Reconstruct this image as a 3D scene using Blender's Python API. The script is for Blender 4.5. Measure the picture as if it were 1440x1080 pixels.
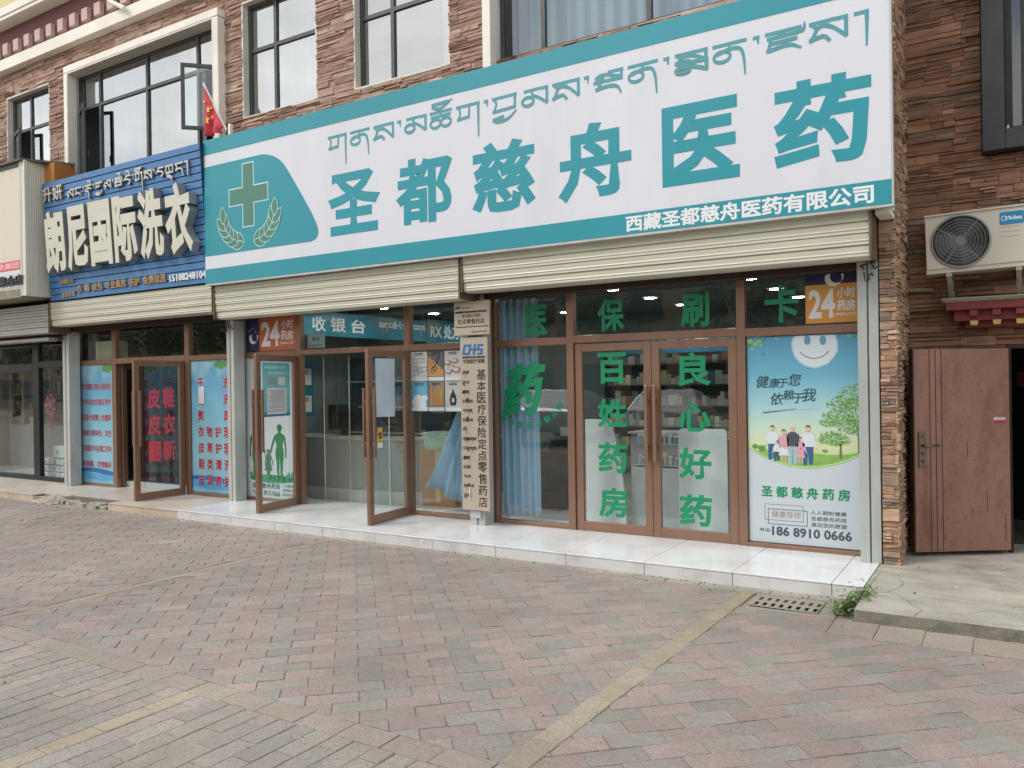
import bpy, bmesh, math, random
from mathutils import Vector, Matrix
for o in list(bpy.data.objects):
    bpy.data.objects.remove(o)
SC = bpy.context.scene
COL = SC.collection
R = math.radians
random.seed(7)

# ------------------------------------------------------------------ camera
PHI, PIT, ROL, CAMH, FPX = R(31.75), R(-0.1), R(0.86), 1.75, 1135.0
_fw = Vector((-math.sin(PHI) * math.cos(PIT), math.cos(PHI) * math.cos(PIT), math.sin(PIT)))
_rw = Vector((math.cos(PHI), math.sin(PHI), 0))
_up = _rw.cross(_fw)
_cx = _rw * math.cos(ROL) - _up * math.sin(ROL)
_cy = _rw * math.sin(ROL) + _up * math.cos(ROL)
CAMO = Vector((0, 0, CAMH))
cam = bpy.data.cameras.new("camera")
cam.sensor_width = 36
cam.lens = 36 * FPX / 1440
cam.clip_start = 0.05
cam.clip_end = 500
camo = bpy.data.objects.new("camera", cam)
COL.objects.link(camo)
M3 = Matrix((_cx, _cy, -_fw)).transposed()
camo.matrix_world = Matrix.Translation(CAMO) @ M3.to_4x4()
SC.camera = camo
SC.render.resolution_x, SC.render.resolution_y = 1024, 768

def at(px, py, y=None, z=None, x=None):
    """survey helper: the point of a known plane that the photograph shows at a pixel of its 1440 x 1080 frame"""
    d = _fw + _cx * ((px - 720) / FPX) - _cy * ((py - 540) / FPX)
    t = (y - CAMO.y) / d.y if y is not None else (z - CAMO.z) / d.z if z is not None else (x - CAMO.x) / d.x
    return CAMO + d * t

# ------------------------------------------------------------------ world, sun, exposure
SUN_DIR = Vector((-0.55, -0.62, 0.80)).normalized()      # towards the sun
W = bpy.data.worlds.new("World")
SC.world = W
W.use_nodes = True
nt = W.node_tree
bg = nt.nodes["Background"]
sky = nt.nodes.new("ShaderNodeTexSky")
sky.sky_type = 'NISHITA'
sky.sun_disc = False
sky.sun_elevation = math.asin(SUN_DIR.z)
sky.sun_rotation = math.atan2(SUN_DIR.x, SUN_DIR.y)
sky.dust_density = 2.0
tc = nt.nodes.new("ShaderNodeTexCoord")
mp = nt.nodes.new("ShaderNodeMapping")
mp.inputs["Scale"].default_value = (1.0, 1.0, 2.2)
nz = nt.nodes.new("ShaderNodeTexNoise")
nz.inputs["Scale"].default_value = 2.6
nz.inputs["Detail"].default_value = 7
nz.inputs["Roughness"].default_value = 0.55
cr = nt.nodes.new("ShaderNodeValToRGB")
cr.color_ramp.elements[0].position = 0.36
cr.color_ramp.elements[1].position = 0.52
nz2 = nt.nodes.new("ShaderNodeTexNoise")
nz2.inputs["Scale"].default_value = 5.0
nz2.inputs["Detail"].default_value = 6
cr2 = nt.nodes.new("ShaderNodeValToRGB")
cr2.color_ramp.elements[0].position = 0.3
cr2.color_ramp.elements[1].position = 0.7
cr2.color_ramp.elements[0].color = (6.6, 6.7, 6.9, 1)
cr2.color_ramp.elements[1].color = (11.2, 11.1, 10.9, 1)
mx = nt.nodes.new("ShaderNodeMixRGB")
L = nt.links.new
L(tc.outputs["Generated"], mp.inputs[0])
L(mp.outputs[0], nz.inputs["Vector"])
L(mp.outputs[0], nz2.inputs["Vector"])
L(nz.outputs["Fac"], cr.inputs[0])
L(nz2.outputs["Fac"], cr2.inputs[0])
L(cr.outputs[0], mx.inputs[0])
L(sky.outputs[0], mx.inputs[1])
L(cr2.outputs[0], mx.inputs[2])
L(mx.outputs[0], bg.inputs[0])
bg.inputs[1].default_value = 0.1
sl = bpy.data.lights.new("sun", 'SUN')
sl.energy = 1.1
sl.angle = R(18)
sl.color = (1.0, 0.96, 0.9)
so = bpy.data.objects.new("sun", sl)
COL.objects.link(so)
so.rotation_euler = (-SUN_DIR).to_track_quat('-Z', 'Y').to_euler()
SC.view_settings.view_transform = 'Standard'
SC.view_settings.look = 'None'
SC.view_settings.exposure = 0.58
SC.view_settings.gamma = 1
SC.render.engine = 'CYCLES'
SC.cycles.max_bounces = 7
SC.cycles.diffuse_bounces = 3
SC.cycles.glossy_bounces = 3
SC.cycles.transparent_max_bounces = 16
SC.cycles.transmission_bounces = 4
SC.cycles.caustics_reflective = False
SC.cycles.caustics_refractive = False
SC.cycles.sample_clamp_indirect = 4
try:
    SC.cycles.use_denoising = True
except Exception:
    pass

# ------------------------------------------------------------------ materials
def H(s):
    s = s.lstrip('#')
    c = [int(s[i:i + 2], 16) / 255 for i in (0, 2, 4)]
    return tuple(v / 12.92 if v <= 0.04045 else ((v + 0.055) / 1.055) ** 2.4 for v in c) + (1,)

MATS = {}
def pm(name, col, rough=0.6, metal=0.0, var=0.12, scale=3.0, bump=0.0, bscale=60.0, stretch=(1, 1, 1), attr=False,
       dirt=None, dscale=1.3, damt=0.5, emit=0.0, spec=0.5, coat=0.0, speck=0.0, sscale=260):
    """procedural paint, metal, stone: a base colour broken by noise, optional dirt patches and fine relief"""
    if isinstance(col, str):
        col = H(col)
    m = bpy.data.materials.new(name)
    m.use_nodes = True
    n = m.node_tree
    b = n.nodes["Principled BSDF"]
    b.inputs["Roughness"].default_value = rough
    b.inputs["Metallic"].default_value = metal
    b.inputs["Specular IOR Level"].default_value = spec
    b.inputs["Coat Weight"].default_value = coat
    t = n.nodes.new("ShaderNodeTexCoord")
    mpg = n.nodes.new("ShaderNodeMapping")
    mpg.inputs["Scale"].default_value = stretch
    n.links.new(t.outputs["Object"], mpg.inputs[0])
    ns = n.nodes.new("ShaderNodeTexNoise")
    ns.inputs["Scale"].default_value = scale
    ns.inputs["Detail"].default_value = 6
    n.links.new(mpg.outputs[0], ns.inputs["Vector"])
    mr = n.nodes.new("ShaderNodeMapRange")
    mr.inputs["From Min"].default_value = 0.25
    mr.inputs["From Max"].default_value = 0.75
    mr.inputs["To Min"].default_value = 1 - var
    mr.inputs["To Max"].default_value = 1 + var
    n.links.new(ns.outputs["Fac"], mr.inputs["Value"])
    if attr:
        src = n.nodes.new("ShaderNodeAttribute")
        src.attribute_name = "col"
        srco = src.outputs["Color"]
    else:
        src = n.nodes.new("ShaderNodeRGB")
        src.outputs[0].default_value = col
        srco = src.outputs[0]
    mul = n.nodes.new("ShaderNodeVectorMath")
    mul.operation = 'SCALE'
    n.links.new(srco, mul.inputs[0])
    n.links.new(mr.outputs[0], mul.inputs["Scale"])
    out = mul.outputs[0]
    if dirt:
        d = H(dirt) if isinstance(dirt, str) else dirt
        nd = n.nodes.new("ShaderNodeTexNoise")
        nd.inputs["Scale"].default_value = dscale
        nd.inputs["Detail"].default_value = 8
        nd.inputs["Roughness"].default_value = 0.65
        n.links.new(mpg.outputs[0], nd.inputs["Vector"])
        rp = n.nodes.new("ShaderNodeMapRange")
        rp.inputs["From Min"].default_value = 0.48
        rp.inputs["From Max"].default_value = 0.72
        rp.inputs["To Max"].default_value = damt
        n.links.new(nd.outputs["Fac"], rp.inputs["Value"])
        mxx = n.nodes.new("ShaderNodeMixRGB")
        mxx.inputs[2].default_value = d
        n.links.new(rp.outputs[0], mxx.inputs[0])
        n.links.new(out, mxx.inputs[1])
        out = mxx.outputs[0]
    if speck:
        sn = n.nodes.new("ShaderNodeTexNoise")
        sn.inputs["Scale"].default_value = sscale
        sn.inputs["Detail"].default_value = 2
        n.links.new(t.outputs["Object"], sn.inputs["Vector"])
        sr = n.nodes.new("ShaderNodeMapRange")
        sr.inputs["From Min"].default_value = 0.58
        sr.inputs["From Max"].default_value = 0.68
        sr.inputs["To Min"].default_value = 1.0
        sr.inputs["To Max"].default_value = 1 - speck
        n.links.new(sn.outputs["Fac"], sr.inputs["Value"])
        big = n.nodes.new("ShaderNodeTexNoise")
        big.inputs["Scale"].default_value = 0.55
        big.inputs["Detail"].default_value = 7
        big.inputs["Roughness"].default_value = 0.7
        n.links.new(t.outputs["Object"], big.inputs["Vector"])
        b2 = n.nodes.new("ShaderNodeMapRange")
        b2.inputs["From Min"].default_value = 0.3
        b2.inputs["From Max"].default_value = 0.7
        b2.inputs["To Min"].default_value = 0.76
        b2.inputs["To Max"].default_value = 1.16
        n.links.new(big.outputs["Fac"], b2.inputs["Value"])
        mm = n.nodes.new("ShaderNodeMath")
        mm.operation = 'MULTIPLY'
        n.links.new(sr.outputs[0], mm.inputs[0])
        n.links.new(b2.outputs[0], mm.inputs[1])
        ms = n.nodes.new("ShaderNodeVectorMath")
        ms.operation = 'SCALE'
        n.links.new(out, ms.inputs[0])
        n.links.new(mm.outputs[0], ms.inputs["Scale"])
        out = ms.outputs[0]
    n.links.new(out, b.inputs["Base Color"])
    rr = n.nodes.new("ShaderNodeMapRange")
    rr.inputs["To Min"].default_value = max(0.02, rough - 0.12 * min(1, rough * 2))
    rr.inputs["To Max"].default_value = min(1, rough + 0.12)
    n.links.new(ns.outputs["Fac"], rr.inputs["Value"])
    n.links.new(rr.outputs[0], b.inputs["Roughness"])
    if bump > 0:
        nb = n.nodes.new("ShaderNodeTexNoise")
        nb.inputs["Scale"].default_value = bscale
        nb.inputs["Detail"].default_value = 5
        n.links.new(mpg.outputs[0], nb.inputs["Vector"])
        bp = n.nodes.new("ShaderNodeBump")
        bp.inputs["Strength"].default_value = bump
        bp.inputs["Distance"].default_value = 0.01
        n.links.new(nb.outputs["Fac"], bp.inputs["Height"])
        n.links.new(bp.outputs[0], b.inputs["Normal"])
    if emit:
        b.inputs["Emission Color"].default_value = col
        b.inputs["Emission Strength"].default_value = emit
    MATS[name] = m
    return m

def glass(name, tint=(0.86, 0.93, 0.93, 1), k=1.6, wob=0.03, base=0.02):
    m = bpy.data.materials.new(name)
    m.use_nodes = True
    n = m.node_tree
    n.nodes.clear()
    o = n.nodes.new("ShaderNodeOutputMaterial")
    t = n.nodes.new("ShaderNodeBsdfTransparent")
    t.inputs[0].default_value = tint
    g = n.nodes.new("ShaderNodeBsdfGlossy")
    g.inputs["Roughness"].default_value = 0.0
    g.inputs["Color"].default_value = (0.95, 0.97, 0.97, 1)
    f = n.nodes.new("ShaderNodeLayerWeight")
    f.inputs[0].default_value = 0.5
    pw = n.nodes.new("ShaderNodeMath")
    pw.operation = 'POWER'
    pw.inputs[1].default_value = 4.0
    n.links.new(f.outputs["Facing"], pw.inputs[0])
    ma = n.nodes.new("ShaderNodeMath")
    ma.operation = 'MULTIPLY_ADD'
    ma.use_clamp = True
    ma.inputs[1].default_value = k
    ma.inputs[2].default_value = base
    n.links.new(pw.outputs[0], ma.inputs[0])
    mxs = n.nodes.new("ShaderNodeMixShader")
    n.links.new(ma.outputs[0], mxs.inputs[0])
    n.links.new(t.outputs[0], mxs.inputs[1])
    n.links.new(g.outputs[0], mxs.inputs[2])
    n.links.new(mxs.outputs[0], o.inputs[0])
    if wob:
        tcx = n.nodes.new("ShaderNodeTexCoord")
        nb = n.nodes.new("ShaderNodeTexNoise")
        nb.inputs["Scale"].default_value = 1.6
        n.links.new(tcx.outputs["Object"], nb.inputs["Vector"])
        bp = n.nodes.new("ShaderNodeBump")
        bp.inputs["Strength"].default_value = wob
        bp.inputs["Distance"].default_value = 0.1
        n.links.new(nb.outputs["Fac"], bp.inputs["Height"])
        n.links.new(bp.outputs[0], g.inputs["Normal"])
    MATS[name] = m
    return m

G_SHOP = glass("shop_glass", (0.88, 0.95, 0.96, 1), 1.1, 0.02, 0.13)
G_UP = glass("upper_glass", (0.62, 0.68, 0.70, 1), 0.7, 0.035, 0.49)
G_STRIP = glass("pvc_strip", (0.84, 0.86, 0.83, 1), 0.5, 0.1, 0.04)

# ------------------------------------------------------------------ mesh builder
class MB:
    def __init__(s):
        s.v, s.f, s.m, s.c = [], [], [], []
    def add(s, vs, fs, mi=0, col=None):
        b = len(s.v)
        s.v += [tuple(p) for p in vs]
        for f in fs:
            s.f.append(tuple(b + i for i in f))
            s.m.append(mi)
            s.c.append(col)
        return s
    def box(s, x0, x1, y0, y1, z0, z1, mi=0, col=None):
        if x0 > x1: x0, x1 = x1, x0
        if y0 > y1: y0, y1 = y1, y0
        if z0 > z1: z0, z1 = z1, z0
        return s.add([(x0, y0, z0), (x1, y0, z0), (x1, y1, z0), (x0, y1, z0), (x0, y0, z1), (x1, y0, z1), (x1, y1, z1), (x0, y1, z1)],
                     [(0, 3, 2, 1), (4, 5, 6, 7), (0, 1, 5, 4), (1, 2, 6, 5), (2, 3, 7, 6), (3, 0, 4, 7)], mi, col)
    def hexa(s, p, mi=0, col=None):
        return s.add(p, [(0, 3, 2, 1), (4, 5, 6, 7), (0, 1, 5, 4), (1, 2, 6, 5), (2, 3, 7, 6), (3, 0, 4, 7)], mi, col)
    def poly(s, pts, y, mi=0):
        """flat polygon given in x, z, facing -y"""
        return s.add([(a, y, b) for a, b in pts], [tuple(range(len(pts)))], mi)
    def prism(s, pts, y0, y1, mi=0):
        """x-z outline (counter-clockwise seen from -y) between y0 (front) and y1"""
        n = len(pts)
        vs = [(a, y0, b) for a, b in pts] + [(a, y1, b) for a, b in pts]
        fs = [tuple(range(n)), tuple(range(2 * n - 1, n - 1, -1))]
        fs += [(i, i + n, (i + 1) % n + n, (i + 1) % n) for i in range(n)]
        return s.add(vs, fs, mi)
    def extrude_x(s, prof, x0, x1, mi=0, caps=True):
        n = len(prof)
        vs = [(x0, a, b) for a, b in prof] + [(x1, a, b) for a, b in prof]
        fs = [(i, i + n, (i + 1) % n + n, (i + 1) % n) for i in range(n)]
        if caps:
            fs += [tuple(range(n)), tuple(range(2 * n - 1, n - 1, -1))]
        return s.add(vs, fs, mi)
    def tube(s, pts, r, seg=8, mi=0, cap=True):
        pts = [Vector(p) for p in pts]
        rs = r if isinstance(r, (list, tuple)) else [r] * len(pts)
        vs, fs = [], []
        prev = None
        for i, p in enumerate(pts):
            d = (pts[min(i + 1, len(pts) - 1)] - pts[max(i - 1, 0)]).normalized()
            if prev is None:
                a = d.orthogonal().normalized()
            else:
                a = (prev - d * prev.dot(d)).normalized()
            prev = a
            b = d.cross(a)
            for k in range(seg):
                t = 2 * math.pi * k / seg
                vs.append(p + (a * math.cos(t) + b * math.sin(t)) * rs[i])
        for i in range(len(pts) - 1):
            for k in range(seg):
                fs.append((i * seg + k, i * seg + (k + 1) % seg, (i + 1) * seg + (k + 1) % seg, (i + 1) * seg + k))
        if cap:
            fs += [tuple(range(seg - 1, -1, -1)), tuple(range((len(pts) - 1) * seg, len(pts) * seg))]
        return s.add(vs, fs, mi)
    def lathe(s, prof, cx, cy, seg=16, mi=0, z0=0):
        n = len(prof)
        vs = [(cx + r * math.cos(2 * math.pi * k / seg), cy + r * math.sin(2 * math.pi * k / seg), z0 + z) for k in range(seg) for r, z in prof]
        fs = [(k * n + i, ((k + 1) % seg) * n + i, ((k + 1) % seg) * n + i + 1, k * n + i + 1) for k in range(seg) for i in range(n - 1)]
        return s.add(vs, fs, mi)
    def grid(s, fn, nu, nv, mi=0, col=None):
        vs = [fn(i / nu, j / nv) for j in range(nv + 1) for i in range(nu + 1)]
        fs = [(j * (nu + 1) + i, j * (nu + 1) + i + 1, (j + 1) * (nu + 1) + i + 1, (j + 1) * (nu + 1) + i) for j in range(nv) for i in range(nu)]
        return s.add(vs, fs, mi, col)
    def build(s, name, mats, parent=None, bevel=0.0, smooth=False, local=False, loc=None, solid=0):
        org = Vector((0, 0, 0))
        if parent is not None and not local:
            org = parent['_org'] if '_org' in parent else (0, 0, 0)
            org = Vector(org)
        elif loc is not None:
            org = Vector(loc)
        me = bpy.data.meshes.new(name)
        me.from_pydata([(a[0] - org.x, a[1] - org.y, a[2] - org.z) for a in s.v] if not local else s.v, [], s.f)
        if not isinstance(mats, (list, tuple)):
            mats = [mats]
        for m in mats:
            me.materials.append(m)
        me.polygons.foreach_set("material_index", s.m)
        if any(c is not None for c in s.c):
            at_ = me.attributes.new("col", 'FLOAT_COLOR', 'FACE')
            buf = []
            for c in s.c:
                buf += list(c if c else (0.5, 0.5, 0.5, 1))
            at_.data.foreach_set("color", buf)
        me.update()
        if smooth:
            me.polygons.foreach_set("use_smooth", [True] * len(me.polygons))
        o = bpy.data.objects.new(name, me)
        COL.objects.link(o)
        o['_org'] = tuple(org)
        if parent is not None:
            o.parent = parent
        elif loc is not None:
            o.location = loc
        if solid:
            sd = o.modifiers.new("solid", 'SOLIDIFY')
            sd.thickness = solid
        if bevel:
            bv = o.modifiers.new("bevel", 'BEVEL')
            bv.width = bevel
            bv.segments = 2
            bv.limit_method = 'ANGLE'
        return o

def tag(o, label=None, cat=None, group=None, kind=None):
    if label: o["label"] = label
    if cat: o["category"] = cat
    if group: o["group"] = group
    if kind: o["kind"] = kind
    return o

def thing(name, label, cat, loc=(0, 0, 0), rz=0.0, group=None, rot=None):
    o = bpy.data.objects.new(name, None)
    o.empty_display_size = 0.1
    COL.objects.link(o)
    o.location = loc
    o.rotation_euler = rot if rot else (0, 0, rz)
    o['_org'] = tuple(loc)
    return tag(o, label, cat, group)

def kids(o):
    return [c for c in bpy.data.objects if c.parent == o]

def copy_tree(o, parent=None):
    c = o.copy()
    COL.objects.link(c)
    if parent is not None:
        c.parent = parent
    for ch in kids(o):
        copy_tree(ch, c)
    return c

# ------------------------------------------------------------------ lettering: outlines of the built-in typeface, made bolder, as mesh
_T2 = {}
def text2d(s):
    if s in _T2:
        return _T2[s]
    cu = bpy.data.curves.new("lettering", 'FONT')
    cu.body = s
    cu.resolution_u = 2
    o = bpy.data.objects.new("lettering", cu)
    COL.objects.link(o)
    bpy.context.view_layer.update()
    me = bpy.data.meshes.new_from_object(o.evaluated_get(bpy.context.evaluated_depsgraph_get()))
    bpy.data.objects.remove(o)
    bpy.data.curves.remove(cu)
    V = [(v.co.x, v.co.y) for v in me.vertices]
    # weld coincident points
    key, remap, VV = {}, [], []
    for a, b in V:
        k = (round(a, 5), round(b, 5))
        if k not in key:
            key[k] = len(VV)
            VV.append((a, b))
        remap.append(key[k])
    F = []
    for p in me.polygons:
        q = [remap[i] for i in p.vertices]
        if len(set(q)) < 3:
            continue
        ar = sum(VV[q[i]][0] * VV[q[(i + 1) % len(q)]][1] - VV[q[(i + 1) % len(q)]][0] * VV[q[i]][1] for i in range(len(q)))
        F.append(tuple(q if ar > 0 else q[::-1]))
    bpy.data.meshes.remove(me)
    E = {}
    for f in F:
        for i in range(len(f)):
            E[(f[i], f[(i + 1) % len(f)])] = 1
    bd = [(a, b) for a, b in E if (b, a) not in E]
    _T2[s] = (VV, F, bd)
    return _T2[s]

def facade(y):
    return lambda u, v, w: (u, y - w, v)

def letters(mb, s, x0, x1, z0, z1, M, bold=0.02, depth=0.0, mi=0, keep=None, side=None):
    """fit the ink of s into the box; keep='h' keeps the letter shape by height and centres it, 'c' fits inside the box"""
    V, F, bd = text2d(s)
    if not V:
        return
    ax, bx = min(v[0] for v in V), max(v[0] for v in V)
    ay, by = min(v[1] for v in V), max(v[1] for v in V)
    w, h = max(bx - ax, 1e-3), max(by - ay, 1e-3)
    bw = bold
    sx, sy = (x1 - x0) / (w + 2 * bw), (z1 - z0) / (h + 2 * bw)
    if keep == 'h':
        sx = sy
    elif keep == 'c':
        sx = sy = min(sx, sy)
    cx, cz = (x0 + x1) / 2, (z0 + z1) / 2
    P = [(cx + (a - (ax + bx) / 2) * sx, cz + (b - (ay + by) / 2) * sy) for a, b in V]
    mb.add([M(a, b, depth) for a, b in P], F, mi)
    nxt, prv = {}, {}
    for a, b in bd:
        nxt.setdefault(a, b)
        prv.setdefault(b, a)
    off = {}
    d = bold
    for a in nxt:
        if a not in prv:
            continue
        p, c, n = V[prv[a]], V[a], V[nxt[a]]
        e1, e2 = Vector((c[0] - p[0], c[1] - p[1])), Vector((n[0] - c[0], n[1] - c[1]))
        if e1.length < 1e-7 or e2.length < 1e-7:
            continue
        n1, n2 = Vector((e1.y, -e1.x)).normalized(), Vector((e2.y, -e2.x)).normalized()
        mvec = n1 + n2
        if mvec.length < 0.2:
            mvec = n1
        mvec.normalize()
        k = min(2.0, 1 / max(0.35, mvec.dot(n1)))
        off[a] = mvec * d * k
    if bold <= 0 and depth <= 0:
        return
    quads, boxes, levels = [], [], []
    for a, b in bd:
        oa, ob = off.get(a, Vector((0, 0))), off.get(b, Vector((0, 0)))
        qa = (P[a][0] + oa.x * sx, P[a][1] + oa.y * sy)
        qb = (P[b][0] + ob.x * sx, P[b][1] + ob.y * sy)
        q = (P[a], P[b], qb, qa)
        quads.append(q)
        boxes.append((min(p[0] for p in q), max(p[0] for p in q), min(p[1] for p in q), max(p[1] for p in q)))
    order = sorted(range(len(quads)), key=lambda i: boxes[i][0])
    lev, live = {}, []
    for i in order:                      # strips that cross lie on different levels
        x0_, x1_, y0_, y1_ = boxes[i]
        live = [j for j in live if boxes[j][1] > x0_ - 1e-5]
        used = {lev[j] for j in live if boxes[j][2] < y1_ + 1e-5 and boxes[j][3] > y0_ - 1e-5}
        k = 0
        while k in used: k += 1
        lev[i] = k
        live.append(i)
    for i, (p0, p1, q1, q0) in enumerate(quads):
        dz = depth - 0.00015 - 0.00005 * lev[i]
        mb.add([M(*p0, dz), M(*p1, dz), M(*q1, dz), M(*q0, dz)], [(3, 2, 1, 0)], mi)
        if depth > 0.003:
            mb.add([M(*q0, dz), M(*q1, dz), M(*q1, 0), M(*q0, 0)], [(3, 2, 1, 0)], mi if side is None else side)

def column(mb, s, xc, w, ztop, zbot, M, bold=0.02, mi=0):
    n = len(s)
    h = (ztop - zbot) / n
    for i, ch in enumerate(s):
        zc = ztop - h * (i + 0.5)
        letters(mb, ch, xc - w / 2, xc + w / 2, zc - h * 0.45, zc + h * 0.45, M, bold, mi=mi, keep='c')

# Tibetan letters drawn with a broad nib: strokes of points (x, y[, width]); 1 = head line, 0 = foot of a short letter
def _ell(cx, cy, rx, ry, n=14):
    return [(cx + rx * math.cos(2 * math.pi * i / n), cy + ry * math.sin(2 * math.pi * i / n)) for i in range(n + 1)]
_hd = [(0.0, 0.97), (0.92, 1.0)]
TIB = {
 'ga': [_hd, [(0.08, 0.9), (0.14, 0.55), (0.06, 0.1)], [(0.04, 0.12), (0.5, 0.2)], [(0.52, 0.9), (0.52, 0.55), (0.5, 0.15)], [(0.9, 1.0, 1.3), (0.9, 0.2, 1.0), (0.9, -1.25, 0.6)]],
 'na': [_hd, [(0.45, 0.95), (0.46, 0.72)], _ell(0.24, 0.32, 0.24, 0.3), [(0.1, 0.5), (0.45, 0.68), (0.75, 0.6), (0.86, 0.1), (0.9, -0.9, 0.5)]],
 'sa': [[(0.02, 0.97), (0.66, 1.0)], [(0.72, 0.98), (0.95, 1.0)], [(0.93, 0.98, 1.3), (0.93, 0.0, 1.2)], [(0.42, 0.75), (0.62, 0.55), (0.93, 0.0)], [(0.06, 0.92), (0.2, 0.7), (0.3, 0.78), (0.5, 0.72)], [(0.2, 0.7), (0.1, 0.3), (0.02, 0.05)], [(0.02, 0.1), (0.35, 0.22), (0.5, -0.05)]],
 'ma': [[(0.1, 0.97), (0.66, 1.0)], [(0.74, 0.98), (0.96, 1.0)], [(0.94, 0.98, 1.3), (0.94, 0.0, 1.2)], [(0.42, 0.62), (0.65, 0.4), (0.94, 0.0)], [(0.36, 0.95), (0.4, 0.68)], _ell(0.22, 0.3, 0.22, 0.28)],
 'cha': [_hd, [(0.46, 0.95), (0.46, 0.72)], [(0.06, 0.68), (0.86, 0.72)], _ell(0.22, 0.22, 0.22, 0.3), _ell(0.68, 0.22, 0.22, 0.3)],
 'ba': [_hd, [(0.06, 0.92), (0.14, 0.6), (0.04, 0.1)], [(0.02, 0.1), (0.86, 0.18)], [(0.88, 1.0, 1.2), (0.87, 0.15)]],
 'da': [_hd, [(0.1, 0.9), (0.2, 0.55), (0.08, 0.15)], [(0.06, 0.2), (0.5, 0.35), (0.78, 0.1), (0.9, -0.7, 0.5)]],
 'la': [[(0.5, 0.97), (0.95, 1.0)], [(0.92, 0.98, 1.2), (0.92, 0.0)], [(0.5, 0.95), (0.55, 0.5), (0.92, 0.1)], [(0.55, 0.6), (0.25, 0.75), (0.05, 0.4), (0.3, 0.3), (0.15, 0.0)]],
 'nga': [_hd, [(0.1, 0.9), (0.2, 0.55), (0.1, 0.2)], [(0.08, 0.2), (0.5, 0.3), (0.8, 0.0)]],
 'nya': [_hd, [(0.45, 0.95), (0.4, 0.6)], [(0.1, 0.5), (0.45, 0.6), (0.85, 0.5)], [(0.2, 0.55), (0.1, 0.2), (0.45, 0.15), (0.5, -0.9, 0.6)]],
 'a': [[(0.3, 0.97), (0.92, 1.0)], [(0.4, 0.95), (0.2, 0.6), (0.05, 0.5)], [(0.2, 0.6), (0.6, 0.5), (0.85, 0.3), (0.75, 0.0), (0.6, -0.1)]],
 'kha': [_hd, [(0.08, 0.95), (0.08, 0.1)], [(0.05, 0.1), (0.85, 0.12)], [(0.45, 0.95), (0.47, 0.12)], [(0.88, 1.0), (0.86, 0.1)]],
 'pa': [[(0.05, 0.97), (0.35, 1.0)], [(0.1, 0.92), (0.14, 0.5), (0.05, 0.1)], [(0.02, 0.1), (0.86, 0.15)], [(0.86, 1.0, 1.2), (0.86, 0.15)], [(0.62, 0.97), (0.9, 1.0)]],
 'dza': [_hd, [(0.3, 0.95), (0.5, 0.8)], [(0.05, 0.7), (0.85, 0.75)], [(0.12, 0.68), (0.06, 0.1)], [(0.15, 0.42), (0.8, 0.46)], [(0.03, 0.05), (0.6, 0.18), (0.92, -0.1, 0.6)], [(0.86, 0.8), (1.0, 0.85), (1.03, 1.2, 0.5)]],
 'shad': [[(0.0, 0.98), (0.3, 1.0)], [(0.28, 1.0, 1.4), (0.28, 0.2, 1.0), (0.27, -0.75, 0.6)]],
 'tsheg': [[(0.0, 0.95, 1.0), (0.12, 0.97, 1.0)], [(0.1, 0.95, 1.2), (0.12, 0.6, 0.5)]],
}
_ya = [[(0.02, -0.45), (0.2, -0.6), (0.6, -0.5), (0.92, -0.05, 0.5)], [(0.02, -0.42), (0.4, -0.3)]]
_ra = [[(0.2, -0.2), (0.5, -0.3), (0.8, -0.6, 0.6)]]
_o = [[(0.1, 1.38), (0.45, 1.22), (0.95, 1.7, 0.5)], [(0.1, 1.55), (0.8, 1.6)]]
_i = [[(0.35, 1.6, 0.5), (0.75, 1.5), (0.8, 1.1)]]
_e = [[(0.2, 1.55), (0.8, 1.15)]]
_u = [[(0.2, -0.35), (0.5, -0.5), (0.75, -0.9, 0.6)]]
def _sub(k, sc=0.62, dy=-0.72):
    return [[(p[0], p[1] * sc + dy + 0.3) + tuple(p[2:]) for p in st] for st in TIB[k]]
TIB['cho'] = TIB['cha'] + _o
TIB['bya'] = TIB['ba'] + _ya
TIB['lda'] = [[(p[0], 0.55 + 0.45 * p[1]) + tuple(p[2:]) for p in st] for st in TIB['la']] + _sub('da', 0.55, -0.35)
TIB['sma'] = [[(p[0], 0.45 + 0.55 * p[1]) + tuple(p[2:]) for p in st] for st in TIB['sa']] + _sub('ma', 0.55, -0.4)
TIB['nyi'] = TIB['nya'] + _i
TIB['rgya'] = [[(p[0], 0.4 + 0.6 * p[1]) + tuple(p[2:]) for p in st] for st in TIB['ga'][:4]] + _ya
TIB['spyi'] = [[(p[0], 0.45 + 0.55 * p[1]) + tuple(p[2:]) for p in st] for st in TIB['sa']] + _sub('pa', 0.5, -0.35) + _i
TIB['ai'] = TIB['a'] + _i
TIB['go'] = TIB['ga'] + _o
TIB['khra'] = TIB['kha'] + _ra + _u
TIB['gi'] = TIB['ga'] + _i
TIB['ci'] = TIB['dza'][:5] + _i
_W = {'shad': 0.35, 'tsheg': 0.18}

def _cat(pts, n=5):
    if len(pts) < 3 or len(pts) > 10:
        return [tuple(p) + ((1,) if len(p) == 2 else ()) for p in pts]
    q = [Vector(tuple(p) + ((1,) if len(p) == 2 else ())) for p in pts]
    q = [q[0]] + q + [q[-1]]
    out = []
    for i in range(1, len(q) - 2):
        p0, p1, p2, p3 = q[i - 1:i + 3]
        for k in range(n):
            t = k / n
            out.append(tuple(0.5 * ((2 * p1) + (p2 - p0) * t + (2 * p0 - 5 * p1 + 4 * p2 - p3) * t * t + (3 * p1 - p0 - 3 * p2 + p3) * t ** 3)))
    out.append(tuple(q[-2]))
    return out

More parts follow.
